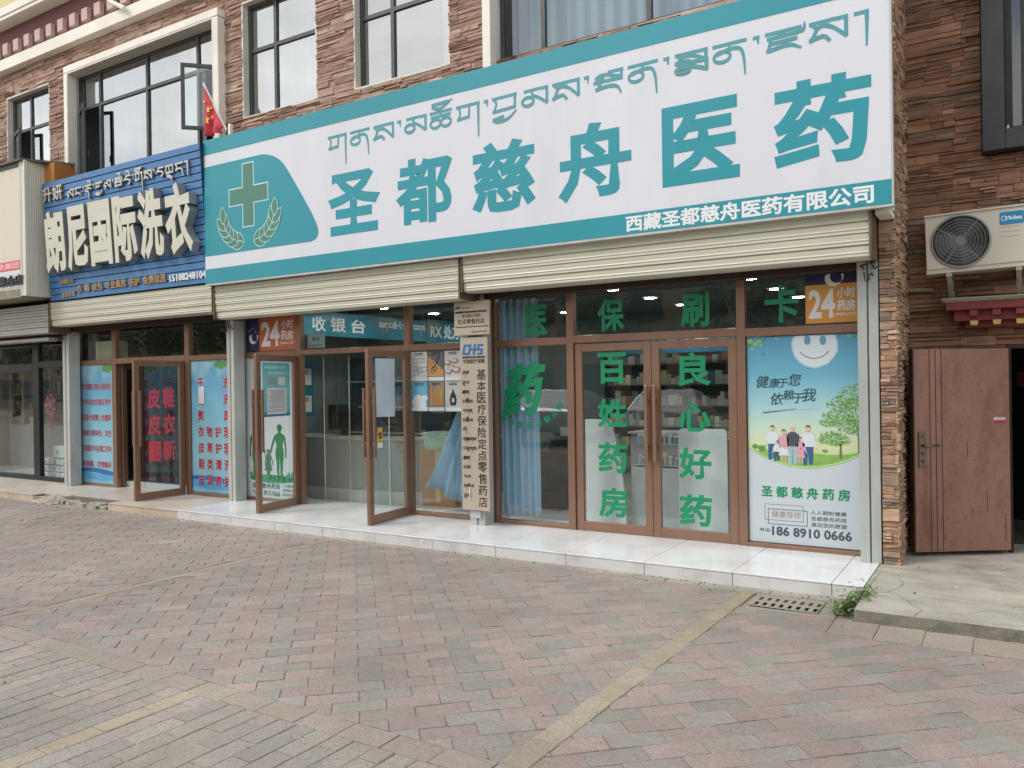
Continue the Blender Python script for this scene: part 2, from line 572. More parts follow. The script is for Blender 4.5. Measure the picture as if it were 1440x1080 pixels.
def tibetan(mb, keys, x0, x1, zhead, zfoot, M, nib=(0.025, 0.045), depth=0.0, mi=0, gap=0.16, side=None):
    tot = sum(_W.get(k, 1.0) + gap for k in keys) - gap
    ux = (x1 - x0) / tot
    uz = zhead - zfoot
    x = 0.0
    cnt = 0
    for k in keys:
        for si, st in enumerate(TIB[k]):
            pts = [(x0 + (x + p[0]) * ux, zfoot + p[1] * uz, p[2]) for p in _cat(st)]
            w0 = depth + 0.0006 + 0.0006 * si
            WV = lambda i: w0 + 0.00003 * i
            w = w0
            n_ = len(pts)
            closed = n_ > 10 and math.hypot(pts[0][0] - pts[-1][0], pts[0][1] - pts[-1][1]) < 1e-6
            lf, rt = [], []
            for i, p in enumerate(pts):
                a = pts[i - 1] if i else (pts[-2] if closed else p)
                b = pts[i + 1] if i < n_ - 1 else (pts[1] if closed else p)
                dx, dz = b[0] - a[0], b[1] - a[1]
                ln = math.hypot(dx, dz) or 1e-6
                th = math.hypot(nib[0] * dz / ln, nib[1] * dx / ln) * p[2]
                ex = (-0.3 if i == 0 else 0.3 if i == n_ - 1 else 0) * th * (0 if closed else 1)
                cx_, cz_ = p[0] + dx / ln * ex, p[1] + dz / ln * ex
                lf.append((cx_ - dz / ln * th / 2, cz_ + dx / ln * th / 2))
                rt.append((cx_ + dz / ln * th / 2, cz_ - dx / ln * th / 2))
            mb.add([M(p, q, WV(i)) for i, (p, q) in enumerate(lf)] + [M(p, q, WV(i)) for i, (p, q) in enumerate(rt)], [(i, n_ + i, n_ + i + 1, i + 1) for i in range(n_ - 1)], mi)
            if depth > 0:
                for e_ in (lf, rt):
                    mb.add([M(p, q, w) for p, q in e_] + [M(p, q, 0) for p, q in e_], [(i, i + 1, n_ + i + 1, n_ + i) for i in range(n_ - 1)], mi if side is None else side)
                mb.add([M(*lf[0], w), M(*rt[0], w), M(*rt[0], 0), M(*lf[0], 0)], [(0, 1, 2, 3)], mi if side is None else side)
                mb.add([M(*lf[-1], w), M(*rt[-1], w), M(*rt[-1], 0), M(*lf[-1], 0)], [(0, 1, 2, 3)], mi if side is None else side)
        x += _W.get(k, 1.0) + gap

def ell(cx, cz, rx, rz, n=24, a0=0.0, a1=2 * math.pi):
    return [(cx + rx * math.cos(a0 + (a1 - a0) * i / n), cz + rz * math.sin(a0 + (a1 - a0) * i / n)) for i in range(n)]
def star(cx, cz, r, rot=math.pi / 2, k=0.4, n=5):
    return [(cx + (r if i % 2 == 0 else r * k) * math.cos(rot + math.pi * i / n), cz + (r if i % 2 == 0 else r * k) * math.sin(rot + math.pi * i / n)) for i in range(2 * n)]
def rrect(x0, x1, z0, z1, r, n=5):
    out = []
    for cx, cz, a in ((x1 - r, z0 + r, -90), (x1 - r, z1 - r, 0), (x0 + r, z1 - r, 90), (x0 + r, z0 + r, 180)):
        out += [(cx + r * math.cos(R(a + 90 * i / n)), cz + r * math.sin(R(a + 90 * i / n))) for i in range(n + 1)]
    return out
# ------------------------------------------------------------------ shared materials
bronze = pm("bronze_aluminium", "#957562", 0.33, 0.45, 0.10, 6, stretch=(1, 1, 0.3), dirt="#7a5d4e", dscale=3, damt=0.35)
bronze_dk = pm("bronze_dark", "#5e4338", 0.42, 0.4, 0.12, 5)
dkframe = pm("dark_window_frame", "#4a4c4e", 0.45, 0.2, 0.08, 4, dirt="#8a8a85", dscale=4, damt=0.2)
blkframe = pm("black_frame", "#2b2d30", 0.45, 0.1, 0.1, 4, dirt="#5a5c5c", dscale=3, damt=0.3)
shopdark = pm("dark_shop_frame", "#23292b", 0.4, 0.3, 0.1, 4)
white_paint = pm("white_render", "#f3efe5", 0.75, 0, 0.05, 2, 0.15, 40, dirt="#c2bcae", dscale=1.1, damt=0.35)
white_jamb = pm("jamb_plaster", "#e2ded4", 0.8, 0, 0.08, 3, 0.2, 30, dirt="#a8a294", dscale=2.5, damt=0.4)
maroon = pm("maroon_render", "#7a5356", 0.8, 0, 0.07, 2, 0.1, 30)
pink = pm("dentil_paint", "#cdb4ad", 0.8, 0, 0.06, 3)
yellowband = pm("yellow_band", "#d8cf98", 0.8, 0, 0.06, 3)
stone_m = pm("ledge_stone", "#8a6350", 0.88, 0, 0.26, 9, 0.9, 26, stretch=(0.6, 1, 3.2), attr=True, dirt="#4c3a30", dscale=5, damt=0.5)
mortar = pm("stone_backing", "#3a2a22", 0.95, 0, 0.2, 8)
steel = pm("galvanised_steel", "#c3c5c1", 0.42, 0.22, 0.08, 4, stretch=(1, 1, 0.25), dirt="#74716a", dscale=2.2, damt=0.45)
shut_m = pm("shutter_cream", "#cdcbb9", 0.45, 0.15, 0.06, 2, stretch=(0.3, 1, 1), dirt="#9a9684", dscale=1.6, damt=0.35)
shut_g = pm("shutter_grey", "#b3afa8", 0.4, 0.25, 0.06, 2, stretch=(0.3, 1, 1), dirt="#85817a", dscale=1.6, damt=0.35)
shut_end = pm("shutter_end", "#70604f", 0.6, 0.3, 0.15, 5)
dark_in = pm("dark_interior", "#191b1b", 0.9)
black = pm("black_rubber", "#161616", 0.6)
paver_m = pm("paver", "#a09a8c", 0.9, 0, 0.12, 30, 0.5, 160, attr=True, dirt="#918880", dscale=1.9, damt=0.75, speck=0.45, sscale=95)
sandj = pm("joint_sand", "#958a79", 0.95, 0, 0.2, 30, 0.4, 120)
tile_w = pm("white_tile", "#f0f1f3", 0.12, 0, 0.03, 1.2, dirt="#b9b6ae", dscale=2.2, damt=0.45)
tile_r = pm("riser_tile", "#d6d5d4", 0.25, 0, 0.05, 2, dirt="#96918a", dscale=3.5, damt=0.45)
tile_t = pm("tan_tile", "#d0c6ba", 0.35, 0, 0.06, 1.5, dirt="#a39684", dscale=1.8, damt=0.5)
tile_t2 = pm("tan_riser", "#cbb9a6", 0.5, 0, 0.08, 2, dirt="#99876f", dscale=3, damt=0.5)
conc = pm("concrete", "#b5b1a5", 0.9, 0, 0.16, 3, 0.6, 70, stretch=(1, 1.8, 1), dirt="#878174", dscale=2.0, damt=0.75, speck=0.2, sscale=60)
conc_dk = pm("concrete_edge", "#7b776b", 0.92, 0, 0.3, 9, 0.8, 60, dirt="#5a574d", dscale=6, damt=0.6)
rubble = pm("rubble", "#aba597", 0.95, 0, 0.4, 14, 1.0, 40, dirt="#4e4a42", dscale=12, damt=0.7)
teal = pm("teal_print", "#2792a1", 0.35, 0, 0.06, 0.8, stretch=(1, 1, 0.3))
teal_txt = pm("teal_lettering", "#2193a2", 0.4, 0, 0.02)
teal_tib = pm("tibetan_lettering", "#4f97a0", 0.4, 0, 0.03)
print_w = pm("white_print", "#d9dce5", 0.32, 0, 0.035, 0.8, stretch=(1, 1, 0.25), dirt="#c6c7ca", dscale=1.5, damt=0.3)
white_s = pm("white_vinyl", "#e8ebee", 0.4, 0, 0.02)
green_v = pm("green_vinyl", "#0c8a5c", 0.45, 0, 0.03)
green_em = pm("emblem_green", "#4f8272", 0.45, 0, 0.05)
red_v = pm("red_vinyl", "#dd5566", 0.5, 0, 0.05)
red_t = pm("dark_red_lettering", "#a02a44", 0.5)
black_v = pm("black_lettering", "#23211f", 0.5)
navy = pm("navy_print", "#2b2a55", 0.4, 0, 0.05)
orange_p = pm("orange_print", "#c96a40", 0.4, 0, 0.06, 1)
orange_y = pm("amber_print", "#de9c48", 0.4, 0, 0.06, 1)
paper = pm("white_paper", "#d7dde0", 0.6, 0, 0.03)
gold = pm("gold_lettering", "#b89a72", 0.4, 0.3, 0.1)
cream_l = pm("cream_letter_face", "#d6d4c4", 0.45, 0, 0.03, dirt="#b9b5a2", dscale=1.4, damt=0.4)
cream_side = pm("letter_side", "#9a9b9b", 0.45, 0.4, 0.05)
blue_slat = pm("blue_slat", "#4678aa", 0.38, 0.15, 0.07, 1.2, stretch=(0.4, 1, 2), dirt="#5b85b3", dscale=1.2, damt=0.45)
blue_dk = pm("blue_slat_side", "#2c5685", 0.45, 0.1, 0.06)
groove = pm("slat_groove", "#152c4a", 0.7)
curt_b = pm("blue_curtain", "#9dc0d8", 0.75, 0, 0.07, 5)
floor_t = pm("shop_floor_tile", "#b9bcba", 0.15, 0, 0.04, 2)
wall_in = pm("shop_wall", "#6c8186", 0.8, 0, 0.05)
grey_c = pm("counter_grey", "#a9aaa2", 0.4, 0, 0.04, 1)
shelf_w = pm("shelf_white", "#c3c8c6", 0.5, 0, 0.05)

# ------------------------------------------------------------------ ground and paving
gm = MB()
for xa, xb in ((-150, -1.77), (-1.77, -1.25), (-1.25, 150)):
    for ya, yb in ((-150, 6.265), (6.265, 6.575), (6.575, 150)):
        if not (xa == -1.77 and ya == 6.265):
            gm.add([(xa, ya, -0.0085), (xb, ya, -0.0085), (xb, yb, -0.0085), (xa, yb, -0.0085)], [(0, 1, 2, 3)])
tag(gm.build("ground", sandj), kind="structure")

def clip(poly, rect):
    x0, x1, y0, y1 = rect
    def cut(ps, f, inter):
        out = []
        for i in range(len(ps)):
            a, b = ps[i - 1], ps[i]
            if f(b):
                if not f(a): out.append(inter(a, b))
                out.append(b)
            elif f(a):
                out.append(inter(a, b))
        return out
    def ix(c):
        return lambda a, b: (c, a[1] + (b[1] - a[1]) * (c - a[0]) / (b[0] - a[0]))
    def iy(c):
        return lambda a, b: (a[0] + (b[0] - a[0]) * (c - a[1]) / (b[1] - a[1]), c)
    for f, it in ((lambda p: p[0] >= x0, ix(x0)), (lambda p: p[0] <= x1, ix(x1)), (lambda p: p[1] >= y0, iy(y0)), (lambda p: p[1] <= y1, iy(y1))):
        if not poly: return poly
        poly = cut(poly, f, it)
    return poly

def jit(c, a):
    k = 1 + random.uniform(-a, a)
    return tuple(max(0, min(1, v * k * (1 + random.uniform(-0.012, 0.012)))) for v in c[:3]) + (1,)

def mixc(a, b, t):
    return tuple(a[i] * (1 - t) + b[i] * t for i in range(3)) + (1,)

pv = MB()
def paver(poly, col, g=0.003, ch=0.003, zb=0.0):
    """one paving stone: joint gap g, chamfer ch, slight tilt"""
    if len(poly) < 3: return
    cx = sum(p[0] for p in poly) / len(poly)
    cy = sum(p[1] for p in poly) / len(poly)
    area = abs(sum(poly[i - 1][0] * p[1] - p[0] * poly[i - 1][1] for i, p in enumerate(poly))) / 2
    if area < 0.0008: return
    def inset(d):
        out = []
        for i, p in enumerate(poly):
            a, b = poly[i - 1], poly[(i + 1) % len(poly)]
            e1 = Vector((p[0] - a[0], p[1] - a[1]))
            e2 = Vector((b[0] - p[0], b[1] - p[1]))
            if e1.length < 1e-6 or e2.length < 1e-6:
                out.append(p)
                continue
            n1, n2 = Vector((-e1.y, e1.x)).normalized(), Vector((-e2.y, e2.x)).normalized()
            m = n1 + n2
            if m.length < 0.1:
                m = n1
            m.normalize()
            k = d / max(0.4, m.dot(n1))
            k = min(k, math.hypot(cx - p[0], cy - p[1]) * 0.9)
            out.append((p[0] + m.x * k, p[1] + m.y * k))
        return out
    sgn = sum(poly[i - 1][0] * p[1] - p[0] * poly[i - 1][1] for i, p in enumerate(poly))
    if sgn < 0: poly = poly[::-1]
    z = zb + random.uniform(-0.003, 0.0)
    z -= random.choice([0, 0, 0, 0, 0.002])
    tx, ty = random.gauss(0, 0.009), random.gauss(0, 0.009)
    o, t = inset(g * 0.5 + random.uniform(0, 0.001)), inset(g * 0.5 + ch)
    n = len(poly)
    hz = lambda p: z + tx * (p[0] - cx) + ty * (p[1] - cy)
    vs = [(p[0], p[1], hz(p) - 0.03) for p in o] + [(p[0], p[1], hz(p) - ch) for p in o] + [(p[0], p[1], hz(p)) for p in t]
    fs = [tuple(range(2 * n, 3 * n))]
    for lv in (0, 1):
        fs += [(lv * n + i, lv * n + (i + 1) % n, (lv + 1) * n + (i + 1) % n, (lv + 1) * n + i) for i in range(n)]
    pv.add(vs, fs, 0, col)

RED, GRN, GRY, TAN, YEL, DUST = H("#a08b87"), H("#8f8e87"), H("#9b968e"), H("#9e9487"), H("#a89d84"), H("#a1978f")
bays = [(-17.0, -11.26, 3.12, 6.67, 0.85), (-11.15, -6.68, 3.12, 6.67, 0.72), (-6.56, -1.93, 3.12, 6.67, 0.48), (-1.93, 5.0, 3.12, 5.83, 0.42), (-1.93, -1.11, 5.83, 6.195, 0.2)]
ANG = R(43)
ca, sa_ = math.cos(ANG), math.sin(ANG)
BW, BL = 0.1465, 0.293
for i in range(-40, 70):
    for j in range(-80, 45):
        u0, v0 = j * BL + (i % 2) * BL / 2, i * BW
        c = [(u0, v0), (u0 + BL, v0), (u0 + BL, v0 + BW), (u0, v0 + BW)]
        q = [(u * ca - v * sa_ - 2.66, u * sa_ + v * ca + 3.95) for u, v in c]
        if max(p[0] for p in q) < -17 or min(p[0] for p in q) > 5 or max(p[1] for p in q) < 3 or min(p[1] for p in q) > 6.7:
            continue
        base = RED if (j + (i // 2) * 0) % 2 == 0 else GRN
        for x0, x1, y0, y1, dd in bays:
            pl = clip(q, (x0, x1, y0, y1))
            if pl:
                mixa = min(1, max(0, dd + random.uniform(-0.15, 0.2)))
                paver(pl, jit(mixc(base, DUST, mixa), 0.09))
# plain pavers nearer the camera, laid end-on to the shops
for i in range(-140, 45):
    x = i * 0.131 - 0.02
    for j in range(-4, 12):
        y = j * 0.288 + (i % 2) * 0.144 - 0.05
        pl = clip([(x, y), (x + 0.131, y), (x + 0.131, y + 0.288), (x, y + 0.288)], (-17, 5, 0.2, 2.955))
        if pl:
            c = YEL if -4.12 < x + 0.06 < -3.99 and random.random() < 0.8 else mixc(GRY, random.choice([GRN, DUST, GRY]), 0.5)
            paver(pl, jit(mixc(c, DUST, .3), 0.08), 0.005, 0.004)
for i in range(-58, 18):
    x = i * 0.293 + 0.02
    paver([(x, 2.955), (x + 0.293, 2.955), (x + 0.293, 3.12), (x, 3.12)], jit(mixc(TAN, DUST, random.random() * 0.7), 0.08), 0.006)
for xb, w in ((-1.995, 0.16), (-6.67, 0.11), (-11.25, 0.10)):
    y = 3.125
    while y < 6.66:
        y2 = min(y + 0.292, 6.66)
        cc = YEL if xb > -3 else mixc(YEL, DUST, 0.35 if xb > -8 else 0.6)
        if xb > -3:
            ea, eb_ = -1.925 - 0.031 * (6.54 - y), -1.925 - 0.031 * (6.54 - y2)
            wa, wb = 0.125 + 0.007 * (6.54 - y), 0.125 + 0.007 * (6.54 - y2)
            paver([(ea, y), (ea + wa, y), (eb_ + wb, y2), (eb_, y2)], jit(mixc(cc, DUST, random.random() * .5), 0.09), zb=0.0045)
        else:
            paver([(xb, y), (xb + w, y), (xb + w, y2), (xb, y2)], jit(cc, 0.07))
        y = y2
x = -17.0
while x < -1.15:
    paver([(x, 6.68), (x + 0.3, 6.68), (x + 0.3, 6.81), (x, 6.81)], jit(mixc(H("#aaa498"), DUST, 0.2 if x > -9.5 else 0.5), 0.06), 0.008)
    x += 0.3
for k in range(22):
    x = -1.10 + k * 0.29
    paver([(x, 5.84), (x + 0.29, 5.86), (x + 0.29, 6.22), (x, 6.20)], jit(mixc(TAN, DUST, .4), 0.07), 0.004)
for y in (6.2, 6.42):
    paver([(-1.10, y), (-0.985, y), (-0.985, y + 0.21), (-1.10, y + 0.21)], jit(TAN, 0.1), 0.005)
paver([(-1.235, 6.26), (-1.11, 6.26), (-1.11, 6.66), (-1.235, 6.66)], jit(GRY, 0.1), 0.005)
paver([(-1.78, 6.2), (-1.11, 6.2), (-1.11, 6.255), (-1.78, 6.255)], jit(DUST, 0.1), 0.005)
paver([(-1.78, 6.585), (-1.25, 6.585), (-1.25, 6.67), (-1.78, 6.67)], jit(DUST, 0.1), 0.005)
tag(pv.build("paving", paver_m), kind="structure")

# drain grate let into the paving
dg = thing("drain_grate", "small slotted concrete drain grate in the paving before the white step", "drain grate", (-1.51, 6.42, 0))
g = MB()
gx0, gx1, gy0, gy1 = -1.77, -1.25, 6.265, 6.575
hx = [gx0 + 0.04 + i * (gx1 - gx0 - 0.02) / 8 for i in range(8)]
ys = [(gy0 + 0.035, gy0 + 0.125), (gy0 + 0.185, gy0 + 0.275)]
xs = sorted([gx0, gx1] + hx + [h + 0.034 for h in hx])
yy = sorted([gy0, gy1] + [v for p in ys for v in p])
for a, b in zip(xs, xs[1:]):
    for c, d in zip(yy, yy[1:]):
        if any(abs(a - h) < 1e-6 for h in hx) and any(abs(c - p[0]) < 1e-6 for p in ys):
            continue
        g.add([(a, c, 0.002), (b, c, 0.002), (b, d, 0.002), (a, d, 0.002)], [(0, 1, 2, 3)])
for h in hx:
    for c, d in ys:
        g.box(h, h + 0.002, c, d, -0.03, 0.0015)
        g.box(h + 0.032, h + 0.034, c, d, -0.03, 0.0015)
g.build("slotted_cover", pm("grate_concrete", "#9b968a", 0.9, 0, 0.15, 20, 0.4, 90), dg)
MB().box(gx0, gx1, gy0, gy1, -0.034, -0.03).build("drain_well", black, dg)

# ------------------------------------------------------------------ steps
ZS = 0.114
XT, XE = -9.52, -1.0            # where tan tile turns white; right-hand end
st = MB()
joints = sorted({XT, XE} | {-1.24 - 0.8 * k for k in range(11) if -1.24 - 0.8 * k > XT + 0.1})
for a, b in zip(joints, joints[1:]):
    st.box(a + 0.0035, b - 0.0035, 6.806, 8.4, ZS - 0.012, ZS + random.uniform(-.0008, 0), 0)
    st.box(a + 0.003, b - 0.003, 6.812, 6.84, 0.0 - 0.02, ZS - 0.016, 1)
st.box(XT, XE, 6.841, 8.4, -0.02, ZS - 0.0125, 2)
tag(st.build("tiled_step", [tile_w, tile_r, conc_dk], bevel=0.0015), kind="structure")
# sloping cement end of the white step
e = MB().hexa([(-0.998, 6.83, -0.02), (-0.90, 6.83, -0.02), (-0.86, 7.75, -0.02), (-0.998, 7.75, -0.02),
               (-0.998, 6.83, ZS - 0.004), (-0.985, 6.85, ZS - 0.01), (-0.93, 7.75, ZS - 0.01), (-0.998, 7.75, ZS - 0.004)], 0)
tag(e.build("cement_ramp", conc, bevel=0.004), kind="structure")
# tan tiled step before the laundry and the shop beyond, broken along one stretch
ls = MB()
ZL = 0.104
brk0, brk1 = -13.1, -11.1
def tanrun(a, b):
    x = b
    while x > a + 0.01:
        x2 = max(a, x - 0.75)
        ls.box(x2 + 0.003, x - 0.003, 6.806, 8.4, ZL - 0.012, ZL + random.uniform(-.001, 0), 0)
        ls.box(x2 + 0.003, x - 0.003, 6.816, 6.84, -0.02, ZL - 0.0135, 1)
        x = x2
tanrun(brk1, XT - 0.004)
tanrun(-17.5, brk0)
ls.box(-17.5, XT - 0.004, 6.98, 8.4, -0.02, ZL - 0.0125, 2)
ls.box(brk1, XT - 0.004, 6.841, 6.98, -0.02, ZL - 0.0125, 2)
ls.box(-17.5, brk0, 6.841, 6.98, -0.02, ZL - 0.0125, 2)
x = brk0
while x < brk1 - 0.01:
    x2 = min(brk1, x + 0.7)
    ls.box(x + 0.003, x2 - 0.003, 7.03 + random.uniform(-.05, .08), 8.4, ZL - 0.012, ZL, 0)
    x = x2
tag(ls.build("tan_step", [tile_t, tile_t2, conc_dk]), kind="structure")
rb = MB()
random.seed(21)
for k in range(26):
    cx = random.uniform(brk0 + 0.1, brk1 - 0.05)
    cy = random.uniform(6.84, 6.98)
    s1, s2, s3 = random.uniform(0.04, 0.13), random.uniform(0.04, 0.09), random.uniform(0.03, 0.10)
    z0 = -0.02
    p = [(cx + sx * s1 * random.uniform(.7, 1.1), cy + sy * s2 * random.uniform(.7, 1.1), z0 if sz < 0 else s3 * random.uniform(.6, 1.0)) for sz in (-1, 1) for sx, sy in ((-1, -1), (1, -1), (1, 1), (-1, 1))]
    rb.hexa(p)
# a smear of cement patching over the break
rb.grid(lambda u, v: (brk0 - 0.05 + 0.75 * u + 0.1 * v, 6.70 + 0.34 * v, 0.004 + 0.10 * min(1, v * 1.5) * math.sin(math.pi * min(1, max(0, u * 0.9 + 0.1))) + 0.006 * math.sin(19 * u + 7 * v)), 12, 8)
tag(rb.build("broken_step_rubble", rubble), kind="stuff")

# concrete apron before the brown door
ap = MB()
def apz(u, v):
    x, y = -0.985 + 4.5 * u, 6.235 + 2.9 * v + 0.05 * u
    return (x, y, 0.075 + 0.05 * min(1, v * 1.3) + 0.004 * math.sin(9 * u * 4 + 3 * v) * math.sin(7 * v))
ap.grid(apz, 40, 16)
for i in range(40):
    a, b = apz(i / 40, 0), apz((i + 1) / 40, 0)
    ap.add([a, b, (b[0], b[1] - 0.012 + 0.008 * math.sin(i * 1.7), -0.02), (a[0], a[1] - 0.012 + 0.008 * math.sin((i - 1) * 1.7), -0.02)], [(3, 2, 1, 0)], 1)
for j in range(16):
    a, b = apz(0, j / 16), apz(0, (j + 1) / 16)
    ap.add([a, b, (b[0], b[1], -0.02), (a[0], a[1], -0.02)], [(0, 1, 2, 3)], 1)
random.seed(77)
for x, y, a, n_ in ((-0.6, 6.24, 1.4, 22), (0.3, 6.24, 1.9, 26), (-0.98, 7.2, 0.2, 24), (0.1, 7.6, 2.6, 16)):
    for k in range(n_):
        x2, y2 = x + 0.045 * math.cos(a), y + 0.045 * math.sin(a)
        a += random.gauss(0, 0.35)
        ww = 0.0022 * (1 - 0.5 * k / n_)
        if -0.98 < x2 < 3 and 6.24 < y2 < 8.6:
            zz = lambda p, q: apz((p + 0.985) / 4.5, max(0, (q - 6.235 - 0.05 * (p + 0.985) / 4.5) / 2.9))[2] + 0.0015
            dx, dy = math.sin(a) * ww, -math.cos(a) * ww
            ap.add([(x - dx, y - dy, zz(x, y)), (x + dx, y + dy, zz(x, y)), (x2 + dx, y2 + dy, zz(x2, y2)), (x2 - dx, y2 - dy, zz(x2, y2))], [(0, 1, 2, 3)], 2)
        x, y = x2, y2
tag(ap.build("concrete_apron", [conc, conc_dk, pm("crack", "#57534a", 0.95)]), kind="structure")
# grit, crumbs of mortar and dry leaf bits lying about
gt = MB()
random.seed(41)
for k in range(520):
    near = random.random() < 0.6
    x, y = random.uniform(-13, 3), (6.79 - abs(random.gauss(0, 0.10)) if near else random.uniform(2.2, 6.7))
    if x > -1.0 and y > 5.8: y = random.uniform(6.3, 8.4)
    zb = 0.0 if not (x > -1.0 and y > 6.2) else 0.125
    s_ = random.uniform(0.004, 0.012) * (1 if near else 0.8)
    a = random.uniform(0, 6.28)
    p = [(x + s_ * math.cos(a + q * 1.57) * random.uniform(.5, 1.2), y + s_ * math.sin(a + q * 1.57) * random.uniform(.5, 1.2), zb - 0.004) for q in range(4)]
    p += [(u * .7 + x * .3, v * .7 + y * .3, zb + s_ * random.uniform(.3, .9)) for u, v, w_ in p]
    gt.hexa(p, 0, jit(H(random.choice(["#b0a898", "#8b8375", "#c4bcab", "#77705f", "#6b6a45"])), .15))
tag(gt.build("ground_litter", pm("litter", "#b0a898", 0.95, attr=True)), kind="stuff")

# ------------------------------------------------------------------ building
B = thing("stone_clad_building", "two storey shop building clad in brown ledge stone under white and maroon bands", "building", (0, 7.75, 0))
YW, YRW = 7.75, 8.70
def free(a, b, cuts):
    seg = [(a, b)]
    for c0, c1 in cuts:
        seg = [s for p in seg for s in ((p[0], min(p[1], c0)), (max(p[0], c1), p[1])) if s[1] - s[0] > 0.01]
    return seg
PAL_L = [H(c) for c in ("#ae8f80", "#b69a8a", "#a58777", "#bba392", "#a08273", "#b39384")]
PAL_R = [H(c) for c in ("#94705a", "#8a6650", "#9d7860", "#a47f66", "#836553", "#8f6d58", "#866f60")]
PAL_P = [H(c) for c in ("#b99a80", "#b08e74", "#c4a68d", "#a98a74", "#b89c88", "#9c8878")]
def stones(mb, u0, u1, z0, z1, holes, pal, rows=(0.035, 0.085), lens=(0.14, 0.46), dep=0.035, P=None, hat=0.35):
    """courses of split stone; P(u, z, d) places a face point d proud of the wall"""
    brk = sorted({z0, z1} | {z for h in holes for z in (h[2], h[3]) if z0 < z < z1})
    for za, zb in zip(brk, brk[1:]):
        z = za
        while z < zb - 0.003:
            h = random.uniform(*rows)
            zt = z + h
            if zb - zt < rows[0] * 0.6: zt = zb
            cuts = [(hh[0], hh[1]) for hh in holes if hh[2] < (z + zt) / 2 < hh[3]]
            for a, b in free(u0, u1, cuts):
                x = a
                while x < b - 0.004:
                    ln = random.uniform(*lens) * (1 if random.random() < 0.8 else 0.45)
                    x2 = min(b, x + ln)
                    if b - x2 < lens[0] * 0.4: x2 = b
                    hh_ = zt - z
                    nl = 1 if hh_ < 0.03 else random.choice([1, 2, 2, 2, 3, 4] if hh_ > 0.07 else [1, 1, 2, 2])
                    cutz = [z] + sorted(z + hh_ * (i + random.uniform(-.28, .28)) / nl for i in range(1, nl)) + [zt]
                    c0 = random.choice(pal)
                    for sa, sb in zip(cutz, cutz[1:]):
                        xr = [x, x2] if random.random() < 0.62 or x2 - x < 0.12 else [x, x + (x2 - x) * random.uniform(.25, .75), x2]
                        for xa, xz in zip(xr, xr[1:]):
                            g = random.uniform(0.0006, 0.0018)
                            d = random.uniform(0.12, 1) * dep
                            col = jit(c0 if random.random() < .8 else random.choice(pal), 0.13)
                            tl = random.uniform(-.3, .3)
                            fz = [d * (random.uniform(0.75, 1.1) + (tl if i > 1 else -tl)) + .002 for i in range(4)]
                            xm = xa + (xz - xa) * random.uniform(0.3, 0.7)
                            dm0, dm1 = d * (random.uniform(0.7, 1.2) - tl) + .002, d * (random.uniform(0.7, 1.2) + tl) + .002
                            e = min(0.006, (sb - sa) * .2)
                            q = [P(xa + g, sa + g + random.uniform(0, e), fz[0]), P(xm, sa + g + random.uniform(0, e), dm0), P(xz - g, sa + g + random.uniform(0, e), fz[1]),
                                 P(xz - g, sb - g - random.uniform(0, e), fz[2]), P(xm, sb - g - random.uniform(0, e), dm1), P(xa + g, sb - g - random.uniform(0, e), fz[3]),
                                 P(xa, sa, 0), P(xz, sa, 0), P(xz, sb, 0), P(xa, sb, 0)]
                            mb.add(q, [(0, 1, 4, 5), (1, 2, 3, 4), (6, 7, 2, 1, 0), (7, 8, 3, 2), (8, 9, 5, 4, 3), (9, 6, 0, 5)], 0, col)
                    x = x2
            z = zt
# openings of the front wall above the shops: x0, x1, z0, z1
WINS = dict(
    small=(-15.52, -14.12, 5.45, 7.06),
    wide=(-13.40, -9.655, 5.0, 7.03),
    narrow=(-9.165, -7.73, 5.53, 7.15),
    second=(-7.065, -5.58, 5.51, 7.15),
    big=(-4.94, -1.3, 5.40, 7.20))
holes = [v for v in WINS.values()]
random.seed(3)
fw = MB()
stones(fw, -19.0, -0.84, 4.4, 7.50, holes, PAL_L, rows=(0.06, 0.11), lens=(0.2, 0.6), dep=0.03, P=lambda u, z, d: (u, YW - 0.012 - d, z))
fwb = fw.build("front_stone", stone_m, B)
bk = MB()
def backing(mb, u0, u1, z0, z1, hs, fn):
    brk = sorted({z0, z1} | {z for h in hs for z in (h[2], h[3]) if z0 < z < z1})
    for za, zb in zip(brk, brk[1:]):
        for a, b in free(u0, u1, [(h[0], h[1]) for h in hs if h[2] < (za + zb) / 2 < h[3]]):
            fn(a, b, za, zb)
backing(bk, -19.0, -0.856, 2.72, 8.4, holes, lambda a, b, za, zb: bk.box(a, b, YW - 0.012, YW + 0.16, za, zb))
bk.build("front_wall", mortar, B)
# right-hand stone pillar, its return, and the set-back wing
pl = MB()
stones(pl, -0.975, -0.84, 0.10, 4.45, [], PAL_P, rows=(0.07, 0.13), lens=(0.07, 0.14), dep=0.035, P=lambda u, z, d: (u, YW - 0.012 - d, z), hat=0.55)
stones(pl, YW - 0.03, YRW - 0.02, 0.10, 8.2, [], PAL_P, rows=(0.05, 0.09), lens=(0.12, 0.35), dep=0.035, P=lambda u, z, d: (-0.856 + d, u, z))
pl.build("pillar_stone", stone_m, B)
MB().box(-0.99, -0.857, YW - 0.011, YRW, 0.06, 2.72).build("pillar", mortar, B)
MB().box(-1.02, -0.857, YW + 0.161, YRW + 0.2, 2.72, 8.4).build("return_wall", mortar, B)
DOORH = (-0.035, 0.93, 0.0, 2.03)
WINR = (-0.02, 1.25, 3.97, 5.75)
rw = MB()
random.seed(11)
stones(rw, -0.85, 3.2, 0.08, 6.6, [DOORH, (WINR[0] - 0.19, WINR[1] + 0.19, WINR[2] - 0.19, WINR[3] + 0.19)], PAL_R, rows=(0.07, 0.13), lens=(0.16, 0.5), dep=0.032, P=lambda u, z, d: (u, YRW - 0.012 - d, z), hat=0.4)
rw.build("wing_stone", stone_m, B)
rwb = MB()
